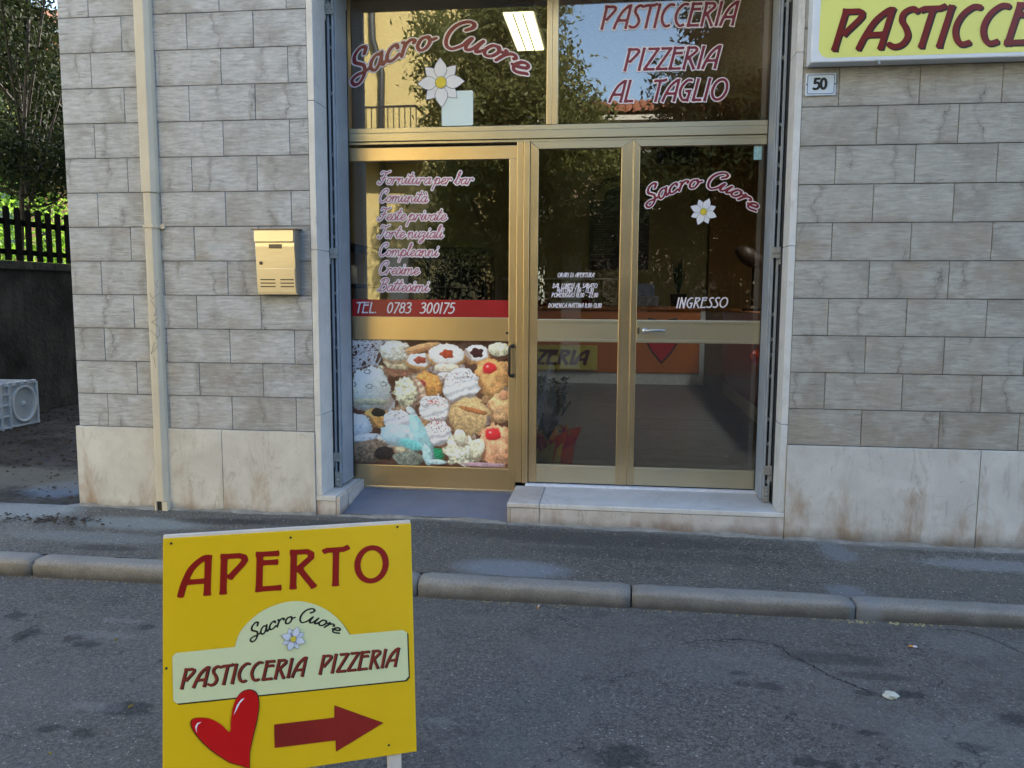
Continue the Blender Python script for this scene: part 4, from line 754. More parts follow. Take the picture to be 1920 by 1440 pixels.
lettering('sign_lettering', PA, 'Sacro Cuore', SCR, AB, (DKLET,), arcfit(PA, (474, 1205), (562, 1167), (630, 1189), .036), .05, 0, .25, 26, off=.0018, flat=False)
flower(PA, PA.px(550, 1197), .031, AB, (PETAL, PLINE, YCEN), off=.0018, rot=.39)
hz = [(468, 1439), (430, 1428), (395, 1404), (368, 1376), (359, 1358), (362, 1348), (375, 1345), (395, 1347), (415, 1358), (431, 1372), (433, 1350), (437, 1325), (446, 1305), (458, 1295), (472, 1294), (482, 1302), (485, 1322), (481, 1350), (474, 1380), (468, 1410)]
hq = [np.array(p) for p in hz]; hs = smooth_pts([PA.px(*p) for p in hz[1:]], 4); hs = [PA.px(*hz[0])]+hs
cc = np.mean(hs, 0)
flat_poly('heart_outline', PA, [p+(p-cc)/np.linalg.norm(p-cc)*.0022 for p in hs], DKLET, AB, .0022, px=False); flat_poly('heart', PA, hs, HEART, AB, .0026, px=False)
for pts in ([(369, 1374), (366, 1362), (370, 1355), (378, 1353), (371, 1358), (369, 1365)], [(438, 1340), (444, 1322), (452, 1311), (459, 1308), (450, 1318), (444, 1330)]): flat_poly('highlight', PA, pts, SHINE, AB, .003)
flat_poly('arrow', PA, [(514, 1358), (627, 1345), (627, 1322), (719, 1355), (630, 1409), (629, 1388), (515, 1402)], plain('arrow_red', lin(140, 36, 28), .35, 0, .12, 9, bump=False), AB, .0015)
# ------------------------------------------------------------------ foam box in the alley
FB = thing('foam_box', 'white polystyrene fish box with a moulded ring, on the dirt beside the old wall', 'box', (-3.1, 2.3, .01))
m = MB(); xf, y0, y1, zt = -2.87, 1.95, 2.88, .46
m.box(xf-.40, xf-.035, y0, y1, .03, .06); 
m.box(xf-.05, xf-.03, y0, y1, .03, zt); m.box(xf-.42, xf-.40, y0, y1, .03, zt); m.box(xf-.40, xf-.05, y0, y0+.05, .03, zt); m.box(xf-.40, xf-.05, y1-.05, y1, .03, zt); m.build('shell', FOAM, FB, bevel=.006)
for yy in (1.97, 2.10, 2.23, 2.36, 2.47, 2.84): 
    m = MB(); m.box(xf-.03, xf-.006, yy, yy+.028, .02, zt-.01); m.build('rib', FOAM, FB, bevel=.006)
for zz in (.03, .14, .245, .35, .43): m = MB(); m.box(xf-.03, xf-.009, 1.99, 2.50 if .1 < zz < .4 else 2.86, zz, zz+.022); m.build('rib', FOAM, FB, bevel=.006)
m = MB(); cy, cz = 2.675, .245; pts = [(xf-.014, cy+.152*math.cos(t), cz+.165*math.sin(t)) for t in np.linspace(0, 2*math.pi, 33)[:-1]]; vs = []
for t in np.linspace(0, 2*math.pi, 33)[:-1]:
    for rr, d in ((.172, -.032), (.166, -.006), (.146, -.006), (.140, -.030)): vs.append((xf+d, cy+rr*math.cos(t), cz+rr*1.1*math.sin(t)))
m.add(vs, [(i*4+k, ((i+1) % 32)*4+k, ((i+1) % 32)*4+k+1, i*4+k+1) for i in range(32) for k in range(3)]); m.build('ring', FOAM, FB, smooth=True)
m = MB(); m.ball((xf-.03, cy, cz), (.02, .03, .03)); m.build('boss', FOAM, FB, smooth=True)
for k in range(9): MB().box(xf-.032, xf+.002, 1.97+k*.10, 2.03+k*.10, zt-.004, zt+.014).build('rim_tab', FOAM, FB, bevel=.004)
MB().box(xf-.41, xf-.36, 2.0, 2.5, zt, zt+.06).build('rim_tab', FOAM, FB, bevel=.008)
# ------------------------------------------------------------------ boundary wall with picket fence
BWL = thing('boundary_wall', 'old dark concrete garden wall left of the shop, below the wooden fence', 'wall', (-3.52, 6, 0))
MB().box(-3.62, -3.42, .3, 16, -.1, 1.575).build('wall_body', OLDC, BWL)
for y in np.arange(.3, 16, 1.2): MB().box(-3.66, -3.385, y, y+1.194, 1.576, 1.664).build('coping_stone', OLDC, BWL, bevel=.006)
FN = thing('picket_fence', 'dark wooden picket fence on top of the old concrete wall', 'fence', (-3.5, 6, 1.664))
MB().box(-3.50, -3.47, .3, 16, 2.045, 2.105).build('rail', DKWOOD, FN); MB().box(-3.50, -3.47, .3, 16, 1.735, 1.79).build('rail', DKWOOD, FN)
y = .45
while y < 15.8:
    t = 2.225+random.uniform(-.01, .01); m = MB(); m.prism([(y-.037, 1.67), (y+.037, 1.67), (y+.037, t-.02), (y+.02, t), (y-.02, t), (y-.037, t-.02)], 0, -3.469, -3.447); m.build('picket', DKWOOD, FN); y += .158
# ------------------------------------------------------------------ trees and greenery
def leaves(clumps, per, size, spread):
    """leaf cards scattered round clump centres; returns vertex and face arrays"""
    n = len(clumps)*per; c = np.repeat(np.array(clumps), per, 0)+rng.normal(size=(n, 3))*spread
    a = rng.normal(size=(n, 3)); a /= np.linalg.norm(a, axis=1)[:, None]; b = np.cross(a, rng.normal(size=(n, 3))); b /= np.linalg.norm(b, axis=1)[:, None]
    s = size*rng.uniform(.6, 1.3, (n, 1)); L = a*s; Wd = b*s*.42
    nrm = np.cross(a, b)*s*.12
    V = np.stack([c-L, c+Wd+nrm, c+L, c-Wd+nrm], 1).reshape(-1, 3); return V
def leafmesh(name, V, mat, parent):
    c = V.mean(0); n = len(V)//4; me = bpy.data.meshes.new(name); me.vertices.add(len(V)); me.vertices.foreach_set('co', (V-c).ravel()); me.loops.add(len(V)); me.loops.foreach_set('vertex_index', np.arange(len(V))); me.polygons.add(n); me.polygons.foreach_set('loop_start', np.arange(0, len(V), 4)); me.polygons.foreach_set('loop_total', np.full(n, 4)); me.update(); me.materials.append(mat)
    return place(name, me, c, parent)
def tree(name, label, base, crowns, ncl, per, size, mat, group=None, tr=.12, spread=.22, trunk=True, cat='tree'):
    T = thing(name, label, cat, base, group); base = np.array(base, float); cl = []
    tot = sum(r[0]*r[1]*r[2] for _, r in crowns)
    for c, r in crowns:
        k = max(6, int(ncl*r[0]*r[1]*r[2]/tot))
        for _ in range(k):
            d = rng.normal(size=3); d /= np.linalg.norm(d); cl.append(np.array(c)+d*np.array(r)*rng.uniform(.35, 1.0)**.6)
    leafmesh('crown', leaves(cl, per, size, spread), mat, T)
    if trunk:
        m = MB(); top = np.mean([c for c, _ in crowns], 0); mid = base+(top-base)*.5+np.array([random.uniform(-.2, .2), random.uniform(-.2, .2), 0])
        m.tube(smooth_pts([base, mid, top], 5), [tr*(1-.6*i/10) for i in range(11)], 9)
        for c, r in crowns:
            for _ in range(2):
                e = np.array(c)+rng.normal(size=3)*np.array(r)*.45; s = base+(top-base)*random.uniform(.4, .8); m.tube(smooth_pts([s, (s+e)/2+np.array([0, 0, -.15]), e], 4), [tr*.45*(1-.8*i/8) for i in range(9)], 6)
        m.build('trunk', BARK, T, smooth=True)
    return T
def at(px, py, x):
    d = ray(px, py); return tuple(CAM+(x-CAM[0])/d[0]*d)
tree('evergreen_tree', 'dense dark evergreen tree overhanging the picket fence, with unseen canopy added above the alley', (-4.9, 5.2, .5), [(at(25, 120, -4.7), (.6, .8, .36)), (at(5, 10, -4.7), (.35, .5, .4)), (at(95, 150, -4.9), (.35, .5, .26)), (at(50, 305, -4.7), (.8, 1.4, .34)), (at(100, 330, -4.6), (.6, .8, .28)), ((-3.0, 2.0, 6.2), (1.8, 2.4, .6)), ((-3.6, 5.5, 7.2), (1.2, 1.6, .4))], 420, 100, .042, LEAFD, tr=.04, spread=.17)  # last two crowns: unseen canopy added to block sky over the alley
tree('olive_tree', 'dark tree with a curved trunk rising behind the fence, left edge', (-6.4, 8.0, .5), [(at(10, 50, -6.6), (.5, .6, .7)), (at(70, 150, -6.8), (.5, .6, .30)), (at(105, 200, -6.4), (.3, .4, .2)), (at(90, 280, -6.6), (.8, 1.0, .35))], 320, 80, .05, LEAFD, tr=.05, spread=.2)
tree('sunlit_tree', 'pale green sunlit tree seen through a gap, left edge', (-12.0, 15.0, .5), [(at(40, 225, -12), (1.2, 1.2, .8))], 70, 60, .08, LEAFM, tr=.12, spread=.3)
tree('garden_hedge', 'bright green sunlit hedge right behind the dark pickets', (-6.5, 8.5, .6), [((-6.6, 7.8, 2.2), (1.0, 1.6, .9)), ((-6.4, 10.4, 2.2), (1.0, 1.4, .95)), ((-7.6, 6.6, 2.1), (1.0, 1.4, .9))], 240, 60, .05, LEAFB, trunk=False, spread=.18, cat='hedge')
# salmon house behind the garden
def tiled_roof(x0, x1, ya, za, yb, zb, step=.21):
    """one roof slope of round tiles: courses of half-round ridges running down the slope"""
    m = MB(); x = x0; n = 6; L = int(abs(yb-ya)/.35)+1
    while x < x1:
        for k in range(L):
            t0, t1 = k/L, (k+1)/L
            vs = []
            for t, lift in ((t0, .0), (t1+.01, .02)):
                y = ya+(yb-ya)*t; z = za+(zb-za)*t
                vs += [(x+step*.5*(1+math.cos(math.pi*i/n)), y, z+.07*math.sin(math.pi*i/n)-lift+.02) for i in range(n+1)]
            m.add(vs, [(i, i+1, n+2+i, n+1+i) for i in range(n)])
        x += step
    return m
def house(name, label, x0, x1, y0, y1, h, rise, wallm, eave=.5, wins=()):
    H = thing(name, label, 'house', ((x0+x1)/2, (y0+y1)/2, 0)); m = MB(); m.box(x0, x1, y0, y1, 0, h); ym = (y0+y1)/2
    m.prism([(y0, h+.001), (y1, h+.001), (ym, h+rise)], 0, x0+.02, x1-.02); wl = m.build('wall', wallm, H)
    m = MB(); m.box(x0-eave, x1+eave, y0-eave, y1+eave, h-.12, h-.002); rf = m.build('roof', WPLAST, H)
    for ya in (y0-eave, y1+eave):
        o = tiled_roof(x0-eave, x1+eave, ym, h+rise+.1, ya, h+.03).build('roof_tiles', ROOFT, rf); o['kind'] = 'stuff'
    for (f, a, b, za, zb) in wins:
        yy = y1 if f > 0 else y0; d = .02*f
        fr = MB().box(a-.06, b+.06, min(yy, yy+d*2), max(yy, yy+d*2), za-.06, zb+.06).build('window', WPLAST, H); MB().box(a, b, min(yy+d*2, yy+d*2.4), max(yy+d*2, yy+d*2.4), za, zb).build('pane', WINDK, fr)
        for sx in ((a-.5, a-.08), (b+.08, b+.5)): MB().box(sx[0], sx[1], min(yy, yy+d*2.6), max(yy, yy+d*2.6), za-.03, zb+.03).build('shutter', GREENP, fr)
    return H
house('salmon_house', 'salmon house with orange tiled roof behind the trees, upper left corner', -26, -10.6, 15.9, 24, 8.1, 1.9, OPLAST, wins=((-1, -14.6, -13.6, 2.6, 4.0), (-1, -18.6, -17.6, 2.6, 4.0)))
# ------------------------------------------------------------------ across the street (mirrored in the shop glass)
mb = MB(); mb.box(-40, 40, -60, -9.0, -.13, .02); mb.build('opposite_pavement', plain('pale_paving', (.16, .155, .145), .85, 0, .2, 3), kind='structure')
Y2 = thing('yellow_house', 'pale yellow plastered house across the street, mirrored in the shop glass', 'building', (-6, -14, 0))
MB().box(-16, -.35, -22, -12.5, 0, 11).build('wall', YPLAST, Y2)
MB().tube([(-2.32, -12.38, 0.02), (-2.32, -12.38, 6.2), (-2.52, -12.38, 6.9), (-2.52, -12.38, 11)], .075, 10).build('downpipe', DPIPE, Y2, smooth=True)
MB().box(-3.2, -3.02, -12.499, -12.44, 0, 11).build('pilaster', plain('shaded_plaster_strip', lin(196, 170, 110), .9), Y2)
for xx in (-14, -11, -8, -5.4):
    for zz in (1.2, 4.6, 7.9):
        f = MB().box(xx, xx+1.3, -12.499, -12.44, zz, zz+1.7).build('window', WPLAST, Y2); MB().box(xx+.1, xx+1.2, -12.439, -12.43, zz+.1, zz+1.6).build('pane', WINDK, f)
bl = MB().box(-5.6, -1.35, -12.499, -11.6, 4.25, 4.40).build('balcony', WPLAST, Y2); m = MB(); m.box(-5.6, -1.35, -11.64, -11.6, 5.26, 5.30)
m.box(-1.39, -1.35, -12.45, -11.6, 5.26, 5.30)
for k in range(36): m.box(-5.6+k*.121, -5.582+k*.121, -11.63, -11.612, 4.40, 5.26)
m.build('railing', IRON, bl)
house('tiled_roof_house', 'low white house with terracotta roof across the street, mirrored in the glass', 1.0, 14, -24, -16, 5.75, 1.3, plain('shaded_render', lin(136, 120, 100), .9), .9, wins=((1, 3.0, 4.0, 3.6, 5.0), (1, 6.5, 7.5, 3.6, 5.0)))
GF = thing('garden_fence', 'low wall with thin metal bars across the street, mirrored in the door glass', 'fence', (4, -9.2, 0))
MB().box(-.9, 14, -9.35, -9.15, 0, 1.05).build('low_wall', plain('grey_render', (.17, .16, .15), .9), GF)
for k in range(100): MB().box(-.85+k*.148, -.835+k*.148, -9.26, -9.245, 1.05, 2.05).build('bar', plain('pale_bar', (.16, .14, .12), .5) if k == 0 else bpy.data.materials['pale_bar'], GF)
MB().box(-.9, 14, -9.27, -9.235, 1.98, 2.01).build('rail', bpy.data.materials['pale_bar'], GF)
for x in (-1.25, 1.9): MB().box(x, x+.35, -9.42, -9.08, 0, 2.1).build('gate_post', WPLAST, GF)
GST = 'street trees mirrored in the glass'
tree('street_tree', 'large green tree across the street, mirrored in the left panes', (.9, -8.9, 0), [((.7, -8.6, 5.2), (1.3, 1.3, 1.5)), ((1.5, -8.4, 4.0), (1.2, 1.2, 1.2)), ((.5, -8.4, 3.3), (1.0, 1.0, .9)), ((1.2, -8.5, 6.2), (.8, .8, .8)), ((2.3, -8.5, 3.0), (1.1, 1.0, .9)), ((.4, -8.7, 2.4), (.8, .9, .5)), ((1.4, -8.7, 2.3), (.9, .9, .5))], 560, 100, .055, LEAFM, GST, spread=.16)
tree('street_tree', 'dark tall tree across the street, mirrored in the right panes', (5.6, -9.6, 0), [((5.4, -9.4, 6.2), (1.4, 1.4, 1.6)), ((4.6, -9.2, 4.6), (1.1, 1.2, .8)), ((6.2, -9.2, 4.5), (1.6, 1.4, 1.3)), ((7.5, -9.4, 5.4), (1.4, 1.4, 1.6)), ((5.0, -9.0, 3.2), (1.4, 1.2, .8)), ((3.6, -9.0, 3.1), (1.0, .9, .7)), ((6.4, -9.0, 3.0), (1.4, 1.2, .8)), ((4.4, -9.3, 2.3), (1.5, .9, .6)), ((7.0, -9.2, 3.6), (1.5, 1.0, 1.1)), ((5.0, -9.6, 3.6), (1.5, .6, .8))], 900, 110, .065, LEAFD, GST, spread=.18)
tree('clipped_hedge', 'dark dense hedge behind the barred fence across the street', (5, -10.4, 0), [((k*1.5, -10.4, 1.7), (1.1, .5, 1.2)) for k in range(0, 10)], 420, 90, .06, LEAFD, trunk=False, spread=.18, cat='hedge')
# ------------------------------------------------------------------ inside the shop
FZ = .137
fl = thing('shop_floor', None, None, (2.3, 4, FZ-.02), kind='structure')
MB().box(-.09, 8.69, .552, 9.69, -.05, FZ-.006).build('screed', plain('dark_screed', (.05, .048, .045), .8), fl)
k = 0; xx = 1.0; pm = {}
ymax = 7.0
for r_ in range(22):
    y0 = .56+r_*.2; x = .2-(r_*.37) % 1.0; 
    while x < 5.4:
        a, b = max(x, -.08), min(x+1.0, 5.4)
        key = round(b-a, 2)
        if b-a > .1: MB().box(a+.0012, b-.0012, y0+.0012, y0+.1988, FZ-.005, FZ+random.uniform(-.0004, .0004)).build('floor_plank', FLOORT, fl)
        x += 1.0
MB().box(-.09, 8.69, 4.965, 9.69, FZ-.0055, FZ-.001).build('far_floor', FLOORT, fl)
iw = thing('shop_interior_walls', None, None, (2, 8, 0), kind='structure')
MB().box(-.09, 4.25, 8.15, 8.3, FZ, 3.9).build('back_wall', OCHRE, iw); MB().box(4.2505, 5.6, 8.0, 8.3, FZ, 3.9).build('back_wall', BROWNW, iw)
MB().box(-.09, .05, .56, 8.149, FZ, 3.9).build('side_wall', OCHRE, iw); MB().box(5.45, 5.6, .56, 7.999, FZ, 3.9).build('side_wall', BROWNW, iw); MB().box(-.09, 5.6, .56, 8.3, 3.601, 3.7).build('ceiling', plain('ceiling_paint', lin(190, 186, 170), .9), iw)
def fixture(x0, x1, y0, y1, z, label, group, mat=None):
    T = thing('ceiling_light', label, 'light', ((x0+x1)/2, (y0+y1)/2, z), group); MB().box(x0-.012, x1+.012, y0-.012, y1+.012, z+.012, z+.07).build('housing', WHITEP, T); MB().box(x0, x1, y0, y1, z, z+.0115).build('diffuser', mat or LAMP, T)
    for t in (.33, .66): MB().box(x0+(x1-x0)*t-.004, x0+(x1-x0)*t+.004, y0, y1, z-.006, z-.0005).build('louvre', WHITEP, T)
fixture(2.0, 2.22, 1.65, 2.56, 3.4, 'lit fluorescent ceiling light above the door, seen through the upper left pane', 'fluorescent ceiling lights'); fixture(4.75, 4.97, 1.9, 2.8, 3.4, 'added unseen fill light on the far right side, hidden behind the stone wall', 'fluorescent ceiling lights', FILL_LAMP); fixture(4.75, 4.97, 3.2, 4.1, 3.4, 'second added unseen fill light behind the right stone wall', 'fluorescent ceiling lights', FILL_LAMP)  # last two fixtures: unseen fill lamps added to brighten the interior
# counter
CT = thing('shop_counter', 'orange shop counter with white kick panel and red heart', 'counter', (2.4, 6.9, FZ))
MB().box(.3, 4.0, 6.52, 7.2, FZ, .292).build('kick_panel', KICK, CT); MB().box(.3, 4.0, 6.50, 7.2, .2935, 1.14).build('front', ORANGE, CT, bevel=.004); MB().box(.25, 4.06, 6.46, 7.25, 1.141, 1.19).build('worktop', WOODT, CT, bevel=.004); MB().box(4.001, 4.06, 6.48, 7.2, FZ, 1.14).build('end_panel', KICK, CT)
PC = yplane(6.4985); c = PC.px(1241, 645); hh = [(-.0, -.30), (-.12, -.16), (-.22, .02), (-.24, .16), (-.16, .26), (-.06, .24), (0, .14), (.06, .24), (.16, .26), (.24, .16), (.22, .02), (.12, -.16)]
flat_poly('heart_outline', PC, [c+np.array(p)*1.12+np.array([0, .06]) for p in hh], DKLET, CT, .001, px=False); flat_poly('heart', PC, [c+np.array(p)+np.array([0, .06]) for p in hh], HEART, CT, .002, px=False)
CS = thing('counter_sign', 'yellow PIZZERIA sign leaning on the orange counter front', 'sign', (1.9, 6.44, .30))
MB().box(1.05, 2.64, 6.44, 6.46, .325, .66).build('panel', plain('sign_yellow_green', lin(206, 196, 70), .4), CS, bevel=.006)
PG = yplane(6.439); lettering('sign_lettering', PG, 'PIZZERIA', DECO, CS, (plain('sign_brown', lin(80, 24, 18), .4),), lambda W: (lambda x, y: np.array([1.42+x/W*1.08, .395+y*.20])), .09, 0, .2, 20, gap=.03)
# menu board
MN = thing('menu_board', 'black menu board with an arched top on the back wall', 'sign', (2.9, 8.12, 1.74))
m = MB(); m.box(2.46, 3.36, 8.10, 8.145, 1.74, 2.77); m.prism([(2.66+.0, 2.771)]+[(2.91+.25*math.cos(t), 2.771+.22*math.sin(t)) for t in np.linspace(math.pi, 0, 12)][1:-1]+[(3.16, 2.771)], 1, 8.10, 8.145); m.build('board', CHALK, MN)
m = MB()
for col in (2.58, 3.2):
    for k in range(22):
        z = 2.68-k*.038; m.box(col-.05, col-.05+random.uniform(.06, .15 if col > 3 else .35), 8.097, 8.0995, z, z+.013)
m.build('chalk_lines', plain('faded_chalk', lin(96, 96, 90), .8, bump=False), MN)
PM = yplane(8.146); lettering('wall_lettering', PM, 'Sacro Cuore', SCR, iw, (DKLET,), lambda W: (lambda x, y: np.array([2.91, 2.62])+(.46+y*.13)*np.array([math.sin((x/W-.5)*2.3), math.cos((x/W-.5)*2.3)])), .07, 0, .2, 18, flat=False)
def simple(name, label, cat, L, mat):
    m = MB()
    for b in L: m.box(*b)
    return m.build(name, mat, bevel=.004, label=label, cat=cat)
tv = thing('wall_screen', 'black screen high on the back wall behind the right door', 'screen', (3.75, 8.0, 3.2)); MB().box(3.46, 4.04, 8.05, 8.10, 3.30, 3.56).build('panel', BLKP, tv, bevel=.006); MB().box(3.6, 3.9, 8.1005, 8.149, 3.35, 3.5).build('bracket', IRON, tv)
ov = thing('display_oven', 'black oven standing at the back behind the left door', 'oven', (.5, 7.6, 1.0)); MB().box(-.02+.1, .98, 7.3, 8.1, FZ, 2.03).build('cabinet', BLKP, ov, bevel=.01); MB().box(.18, .88, 7.292, 7.2995, 1.5, 1.9).build('door_glass', WINDK, ov); MB().tube([(.2, 7.26, 1.45), (.86, 7.26, 1.45)], .012).build('handle', STEEL, ov)
rc = thing('red_cabinet', 'dark red cabinet along the right side of the shop', 'cabinet', (4.5, 4.5, FZ)); MB().box(4.19, 5.0, 2.2, 5.7, .30, 1.15).build('body', DKREDL, rc, bevel=.004); MB().box(4.21, 4.98, 2.25, 5.65, FZ, .2995).build('plinth', KICK, rc); MB().box(4.16, 5.02, 2.17, 5.73, 1.151, 1.18).build('top', WOODT, rc, bevel=.003)
gc = thing('glass_case', 'glass display case standing on the counter', 'display case', (2.3, 6.9, 1.19)); MB().box(1.3, 2.9, 6.70, 6.71, 1.195, 1.55).build('glass', GLASS, gc); MB().box(1.3, 2.9, 6.70, 7.1, 1.5505, 1.57).build('shelf', STEEL, gc)
for i in range(7): MB().box(1.4+i*.2, 1.54+i*.2, 6.75, 6.95, 1.192, 1.23+.02*(i % 3)).build('tray', [ORP, CREAM, REDP][i % 3], gc)
cr = thing('cash_register', 'grey cash register on the counter behind the middle door', 'cash register', (3.3, 6.8, 1.19)); MB().box(3.1, 3.45, 6.62, 6.95, 1.191, 1.33).build('body', plain('register_grey', lin(120, 124, 136), .4), cr, bevel=.01); MB().prism([(6.66, 1.331), (6.9, 1.331), (6.9, 1.5), (6.80, 1.5)], 0, 3.14, 3.40).build('display', plain('register_blue', lin(110, 124, 150), .4), cr)
# shelf with jar behind the left door
sh_ = thing('wall_shelf', 'dark shelf on the left side wall behind the sliding door', 'shelf', (.3, 3.2, 1.4)); MB().box(.051, .40, 2.6, 4.2, 1.40, 1.43).build('board', DKWOOD, sh_); MB().box(.051, .40, 2.6, 4.2, 1.78, 1.81).build('board', DKWOOD, sh_)
jr = thing('glass_jar', 'clear glass jar standing on the dark shelf', 'jar', (.25, 3.3, 1.431)); MB().tube([(.25, 3.3, 1.432), (.25, 3.3, 1.60), (.25, 3.3, 1.62)], [.06, .06, .04], 14).build('body', WHITEP, jr, smooth=True)
# plants
def blade_plant(root, c, n, h, w_, mat, name='leaf', lean=.35, curve=.3):
    for k in range(n):
        a = 2*math.pi*k/n+random.uniform(-.3, .3); L = h*random.uniform(.6, 1); l = lean*random.uniform(.2, 1); m = MB(); pts = []; d = np.array([math.cos(a), math.sin(a), 0]); s = np.array([-d[1], d[0], 0])
        vs = []
        for t in np.linspace(0, 1, 6):
            p = np.array(c)+d*(l*L*t+curve*L*t*t*.5)+np.array([0, 0, L*(t-curve*t*t*.5)]); ww = w_*math.sin(math.pi*(.12+.88*t))*1.0; vs += [p-s*ww, p+s*ww+np.array([0, 0, .003])]
        m.add(vs, [(2*i, 2*i+1, 2*i+3, 2*i+2) for i in range(5)]); m.build(name, mat, root)
gp = thing('gift_plant', 'leafy potted plant in red orange and yellow wrapping on the floor behind the middle door', 'plant', (2.42, .98, FZ))
m = MB(); cpx, cpy = 2.42, .92
for lay, (mt, r0, h0) in enumerate(((REDP, .19, .22), (ORP, .17, .25), (YELP, .13, .27))):
    m = MB(); vs = []
    n = 22
    for j in range(4):
        for i in range(n):
            a = 2*math.pi*i/n; rr = r0*(.55+.18*j)*(1+.22*math.sin(i*2.3+lay*2)*j/3+random.uniform(-.06, .06)); vs.append((cpx+rr*math.cos(a), cpy+rr*math.sin(a), FZ+.002+h0*j/3*(1+.25*math.sin(i*1.7+lay))))
    m.add(vs, [(j*n+i, j*n+(i+1) % n, (j+1)*n+(i+1) % n, (j+1)*n+i) for j in range(3) for i in range(n)]); m.build('wrapping', mt, gp)
for a0, a1, mt in ((-.10, .04, YELP), (.05, .17, ORP), (-.16, -.08, ORP), (.03, .09, YELP)):
    m = MB(); x0, x1 = cpx+a0, cpx+a1; m.add([(x0, cpy-.20, FZ+.01), (x1, cpy-.21, FZ+.02), (x1+.03, cpy-.24, FZ+.24), ((x0+x1)/2, cpy-.22, FZ+.17), (x0-.02, cpy-.24, FZ+.26)], [(0, 1, 2, 3), (0, 3, 4)]); m.build('wrapping', mt, gp)
lf = leaf_mat('houseplant_leaves', (.010, .018, .008), (.018, .034, .014), .08); sl_ = leaf_mat('silver_leaves', (.22, .25, .26), (.34, .37, .38), .15)
blade_plant(gp, (cpx, cpy-.03, FZ+.42), 26, .20, .026, lf, lean=.8); blade_plant(gp, (cpx, cpy, FZ+.2), 30, .40, .026, lf, lean=.45); blade_plant(gp, (cpx, cpy, FZ+.30), 26, .36, .02, lf, lean=.45); blade_plant(gp, (cpx, cpy-.08, FZ+.26), 18, .34, .014, sl_, lean=.35); blade_plant(gp, (cpx-.03, cpy-.02, FZ+.5), 7, .24, .008, sl_, lean=.15)
m = MB(); vs = [(cpx+.09, cpy, FZ+.2), (cpx+.2, cpy-.02, FZ+.34), (cpx+.235, cpy, FZ+.55), (cpx+.16, cpy+.02, FZ+.46), (cpx+.08, cpy+.03, FZ+.38)]; m.add(vs, [(0, 1, 2, 3, 4)]); m.build('cellophane', CELL, gp)
leafmesh('foliage', leaves([(cpx+random.gauss(0, .055), cpy+random.gauss(0, .05), FZ+.26+.36*random.random()) for _ in range(46)], 14, .022, .022), lf, gp)
leafmesh('silver_foliage', leaves([(cpx-.02+random.gauss(0, .05), cpy-.06+random.gauss(0, .03), FZ+.28+.3*random.random()) for _ in range(14)], 10, .018, .018), sl_, gp)
m = MB()
for k in range(6): m.ball((cpx+.12+random.uniform(-.03, .03), cpy-.08+random.uniform(-.03, .03), FZ+.27+random.uniform(-.04, .04)), .016, 6, 4)
m.build('flower', PINK, gp)
p2 = thing('snake_plant', 'dark spiky potted plant standing on the counter end', 'plant', (3.6, 6.7, 1.19)); m = MB(); m.tube([(3.72, 6.75, 1.191), (3.72, 6.75, 1.36)], [.09, .12], 14); m.build('pot', BLKP, p2); blade_plant(p2, (3.72, 6.75, 1.35), 12, .55, .035, lf, lean=.3, curve=.05)
p3 = thing('fern_plant', 'bushy dark fern on the red cabinet at the right', 'plant', (4.55, 3.6, 1.18)); m = MB(); m.tube([(4.5, 3.6, 1.181), (4.5, 3.6, 1.30)], [.08, .11], 14); m.build('pot', BLKP, p3); blade_plant(p3, (4.5, 3.6, 1.28), 26, .42, .02, lf, lean=.6, curve=.6)
lm = thing('ham_stand', 'dark cured ham on a stand over the red cabinet', 'ham', (4.3, 4.3, 1.18)); m = MB(); m.tube(smooth_pts([(4.12, 4.3, 1.82), (4.20, 4.3, 1.78), (4.32, 4.3, 1.70), (4.44, 4.3, 1.66)], 4), [.03, .05, .065, .08, .09, .095, .095, .09, .085, .075, .065, .05, .03], 12); m.build('ham', plain('cured_meat', (.035, .02, .015), .5), lm, smooth=True); m = MB(); m.box(4.29, 4.31, 4.29, 4.31, 1.20, 1.64); m.box(4.2, 4.42, 4.22, 4.38, 1.1805, 1.20); m.build('stand', DKWOOD, lm)
bw = thing('gift_bow', 'red and yellow wrapped gift hanging by the right door edge', 'gift', (3.98, 2.0, .7)); MB().box(4.03, 4.2, 1.92, 2.1, FZ, .78).build('box', DKREDL, bw, bevel=.01)
for k, (mt, dx, dz) in enumerate(((REDP, -.05, 0), (REDP, .05, -.02), (YELP, .04, .05), (ORP, -.02, .03), (REDP, .1, -.06))):
    m = MB(); m.ball((4.02+dx, 1.93, .86+dz), (.06, .04, .05), 8, 6, jit=.25); m.build('bow_loop', mt, bw)
# paper sheet behind the upper pane
sp_ = [onY(a, b, .474) for a, b in ((828, 171), (887, 170), (888, 235), (827, 236))]; m = MB(); x0, x1, z0, z1 = sp_[0][0], sp_[1][0], sp_[2][2], sp_[0][2]
rr = rrect(x0, x1, z0, z1, .01); m.prism(rr, 1, .4740, .4747); m.build('paper_notice', plain('pale_blue_paper', lin(214, 232, 236), .6, 0, .02, 6, bump=False), label='blank pale blue sheet stuck on the upper left pane below the daisy', cat='notice')
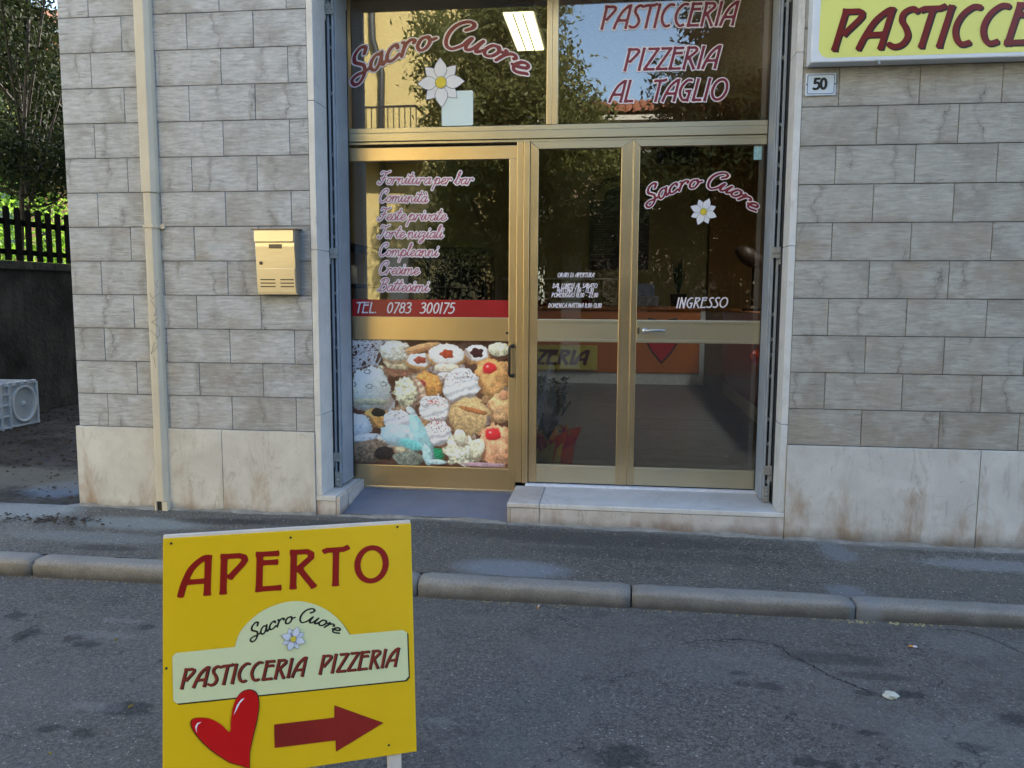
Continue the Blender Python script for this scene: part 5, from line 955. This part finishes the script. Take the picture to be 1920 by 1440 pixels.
# ------------------------------------------------------------------ litter
def butt(px, py, ang, label, z=-.078):
    q = onZ(px, py, z); T = thing('cigarette_butt', label, 'cigarette butt', tuple(q), 'cigarette butts in the road'); d = np.array([math.cos(ang), math.sin(ang), 0]); r = np.array([0, 0, .005])
    MB().tube([q+r-d*.014, q+r+d*.001], .004, 8).build('filter', plain('filter_orange', lin(200, 140, 70), .7) if 'filter_orange' not in bpy.data.materials else bpy.data.materials['filter_orange'], T); MB().tube([q+r+d*.0015, q+r+d*.016], .004, 8).build('paper', WHITEV, T)
butt(1011, 1129, .1, 'cigarette butt with orange filter lying against the kerb'); butt(1009, 1140, 1.5, 'short upright looking cigarette butt just below the kerb'); butt(1711, 1214, -.15, 'cigarette butt lying alone on the asphalt at the right')
q = onZ(1670, 1307, -.078); m = MB(); m.ball((q[0], q[1], q[2]+.008), (.026, .02, .012), 12, 8, jit=.22); m.build('crumpled_tissue', plain('tissue_white', lin(196, 196, 182), .8), label='crumpled white scrap lying on the asphalt at the right', cat='litter')
for px, py in ((218, 1200), (245, 1325), (93, 1413)):
    q = onZ(px, py, -.079); m = MB(); a = random.uniform(0, 3); d = np.array([math.cos(a), math.sin(a), 0])*.015; e = np.array([-d[1], d[0], 0])*.4; m.add([q-d, q+e+np.array([0, 0, .006]), q+d, q-e+np.array([0, 0, .003])], [(0, 1, 2, 3)])
    m.build('fallen_leaf', plain('dry_leaf', lin(140, 120, 50), .9) if 'dry_leaf' not in bpy.data.materials else bpy.data.materials['dry_leaf'], label={218: 'small yellow leaf on the road left of the sign board, upper one', 245: 'small yellow leaf on the road left of the sign board, middle one', 93: 'small yellow leaf near the lower left corner of the road'}[px], cat='leaf')
def scatter(name, n, fn, smin, smax, mat, col=3):
    m = MB()
    for _ in range(n):
        p = fn(); s = random.uniform(smin, smax); a = random.uniform(0, 6.28); h = s*random.uniform(.2, .6)
        pts = [(p[0]+s*math.cos(a+t), p[1]+s*math.sin(a+t)*random.uniform(.5, 1), p[2]) for t in (0, 1.9, 3.9)]; m.add(pts+[(p[0], p[1], p[2]+h)], [(0, 1, 3), (1, 2, 3), (2, 0, 3)])
    return m.build(name, mat, kind='stuff')
CHIP = plain('pale_chip', lin(190, 186, 174), .8)
scatter('pavement_chips', 900, lambda: (lambda x, y: (x, y, pave_z(x, y)+.0005))(random.uniform(-.5, 6), random.uniform(-.84, -.03)), .0018, .005, CHIP)
scatter('road_chips', 160, lambda: (random.uniform(-1, 6), random.uniform(-3.6, -1.0), -.0795), .0012, .003, CHIP)
scatter('gutter_debris', 420, lambda: (random.uniform(-1, 6), -.985+random.gauss(0, .012), -.0795), .003, .008, plain('gutter_straw', lin(150, 134, 96), .9))
q1 = onZ(1600, 1166, -.08); scatter('gutter_crumbs', 60, lambda: (q1[0]+random.choice([random.gauss(.02, .03), random.gauss(.17, .03), random.gauss(.28, .03)]), -.985+random.gauss(0, .010), -.0795), .004, .009, plain('pale_yellow_crumbs', lin(168, 158, 112), .9))
scatter('leaf_litter', 2600, lambda: (lambda x, y: (x, y, .022+.004*y))(random.uniform(-3.4, -.5), random.choice([random.uniform(.1, 5), random.uniform(1.5, 5)])), .008, .03, plain('dead_leaves', (.035, .024, .015), .9, 0, .5, 8))
qa = onZ(90, 975, .02); scatter('twigs', 140, lambda: (qa[0]+random.gauss(0, .18), qa[1]+random.gauss(0, .05), .024), .006, .02, bpy.data.materials['dead_leaves'])
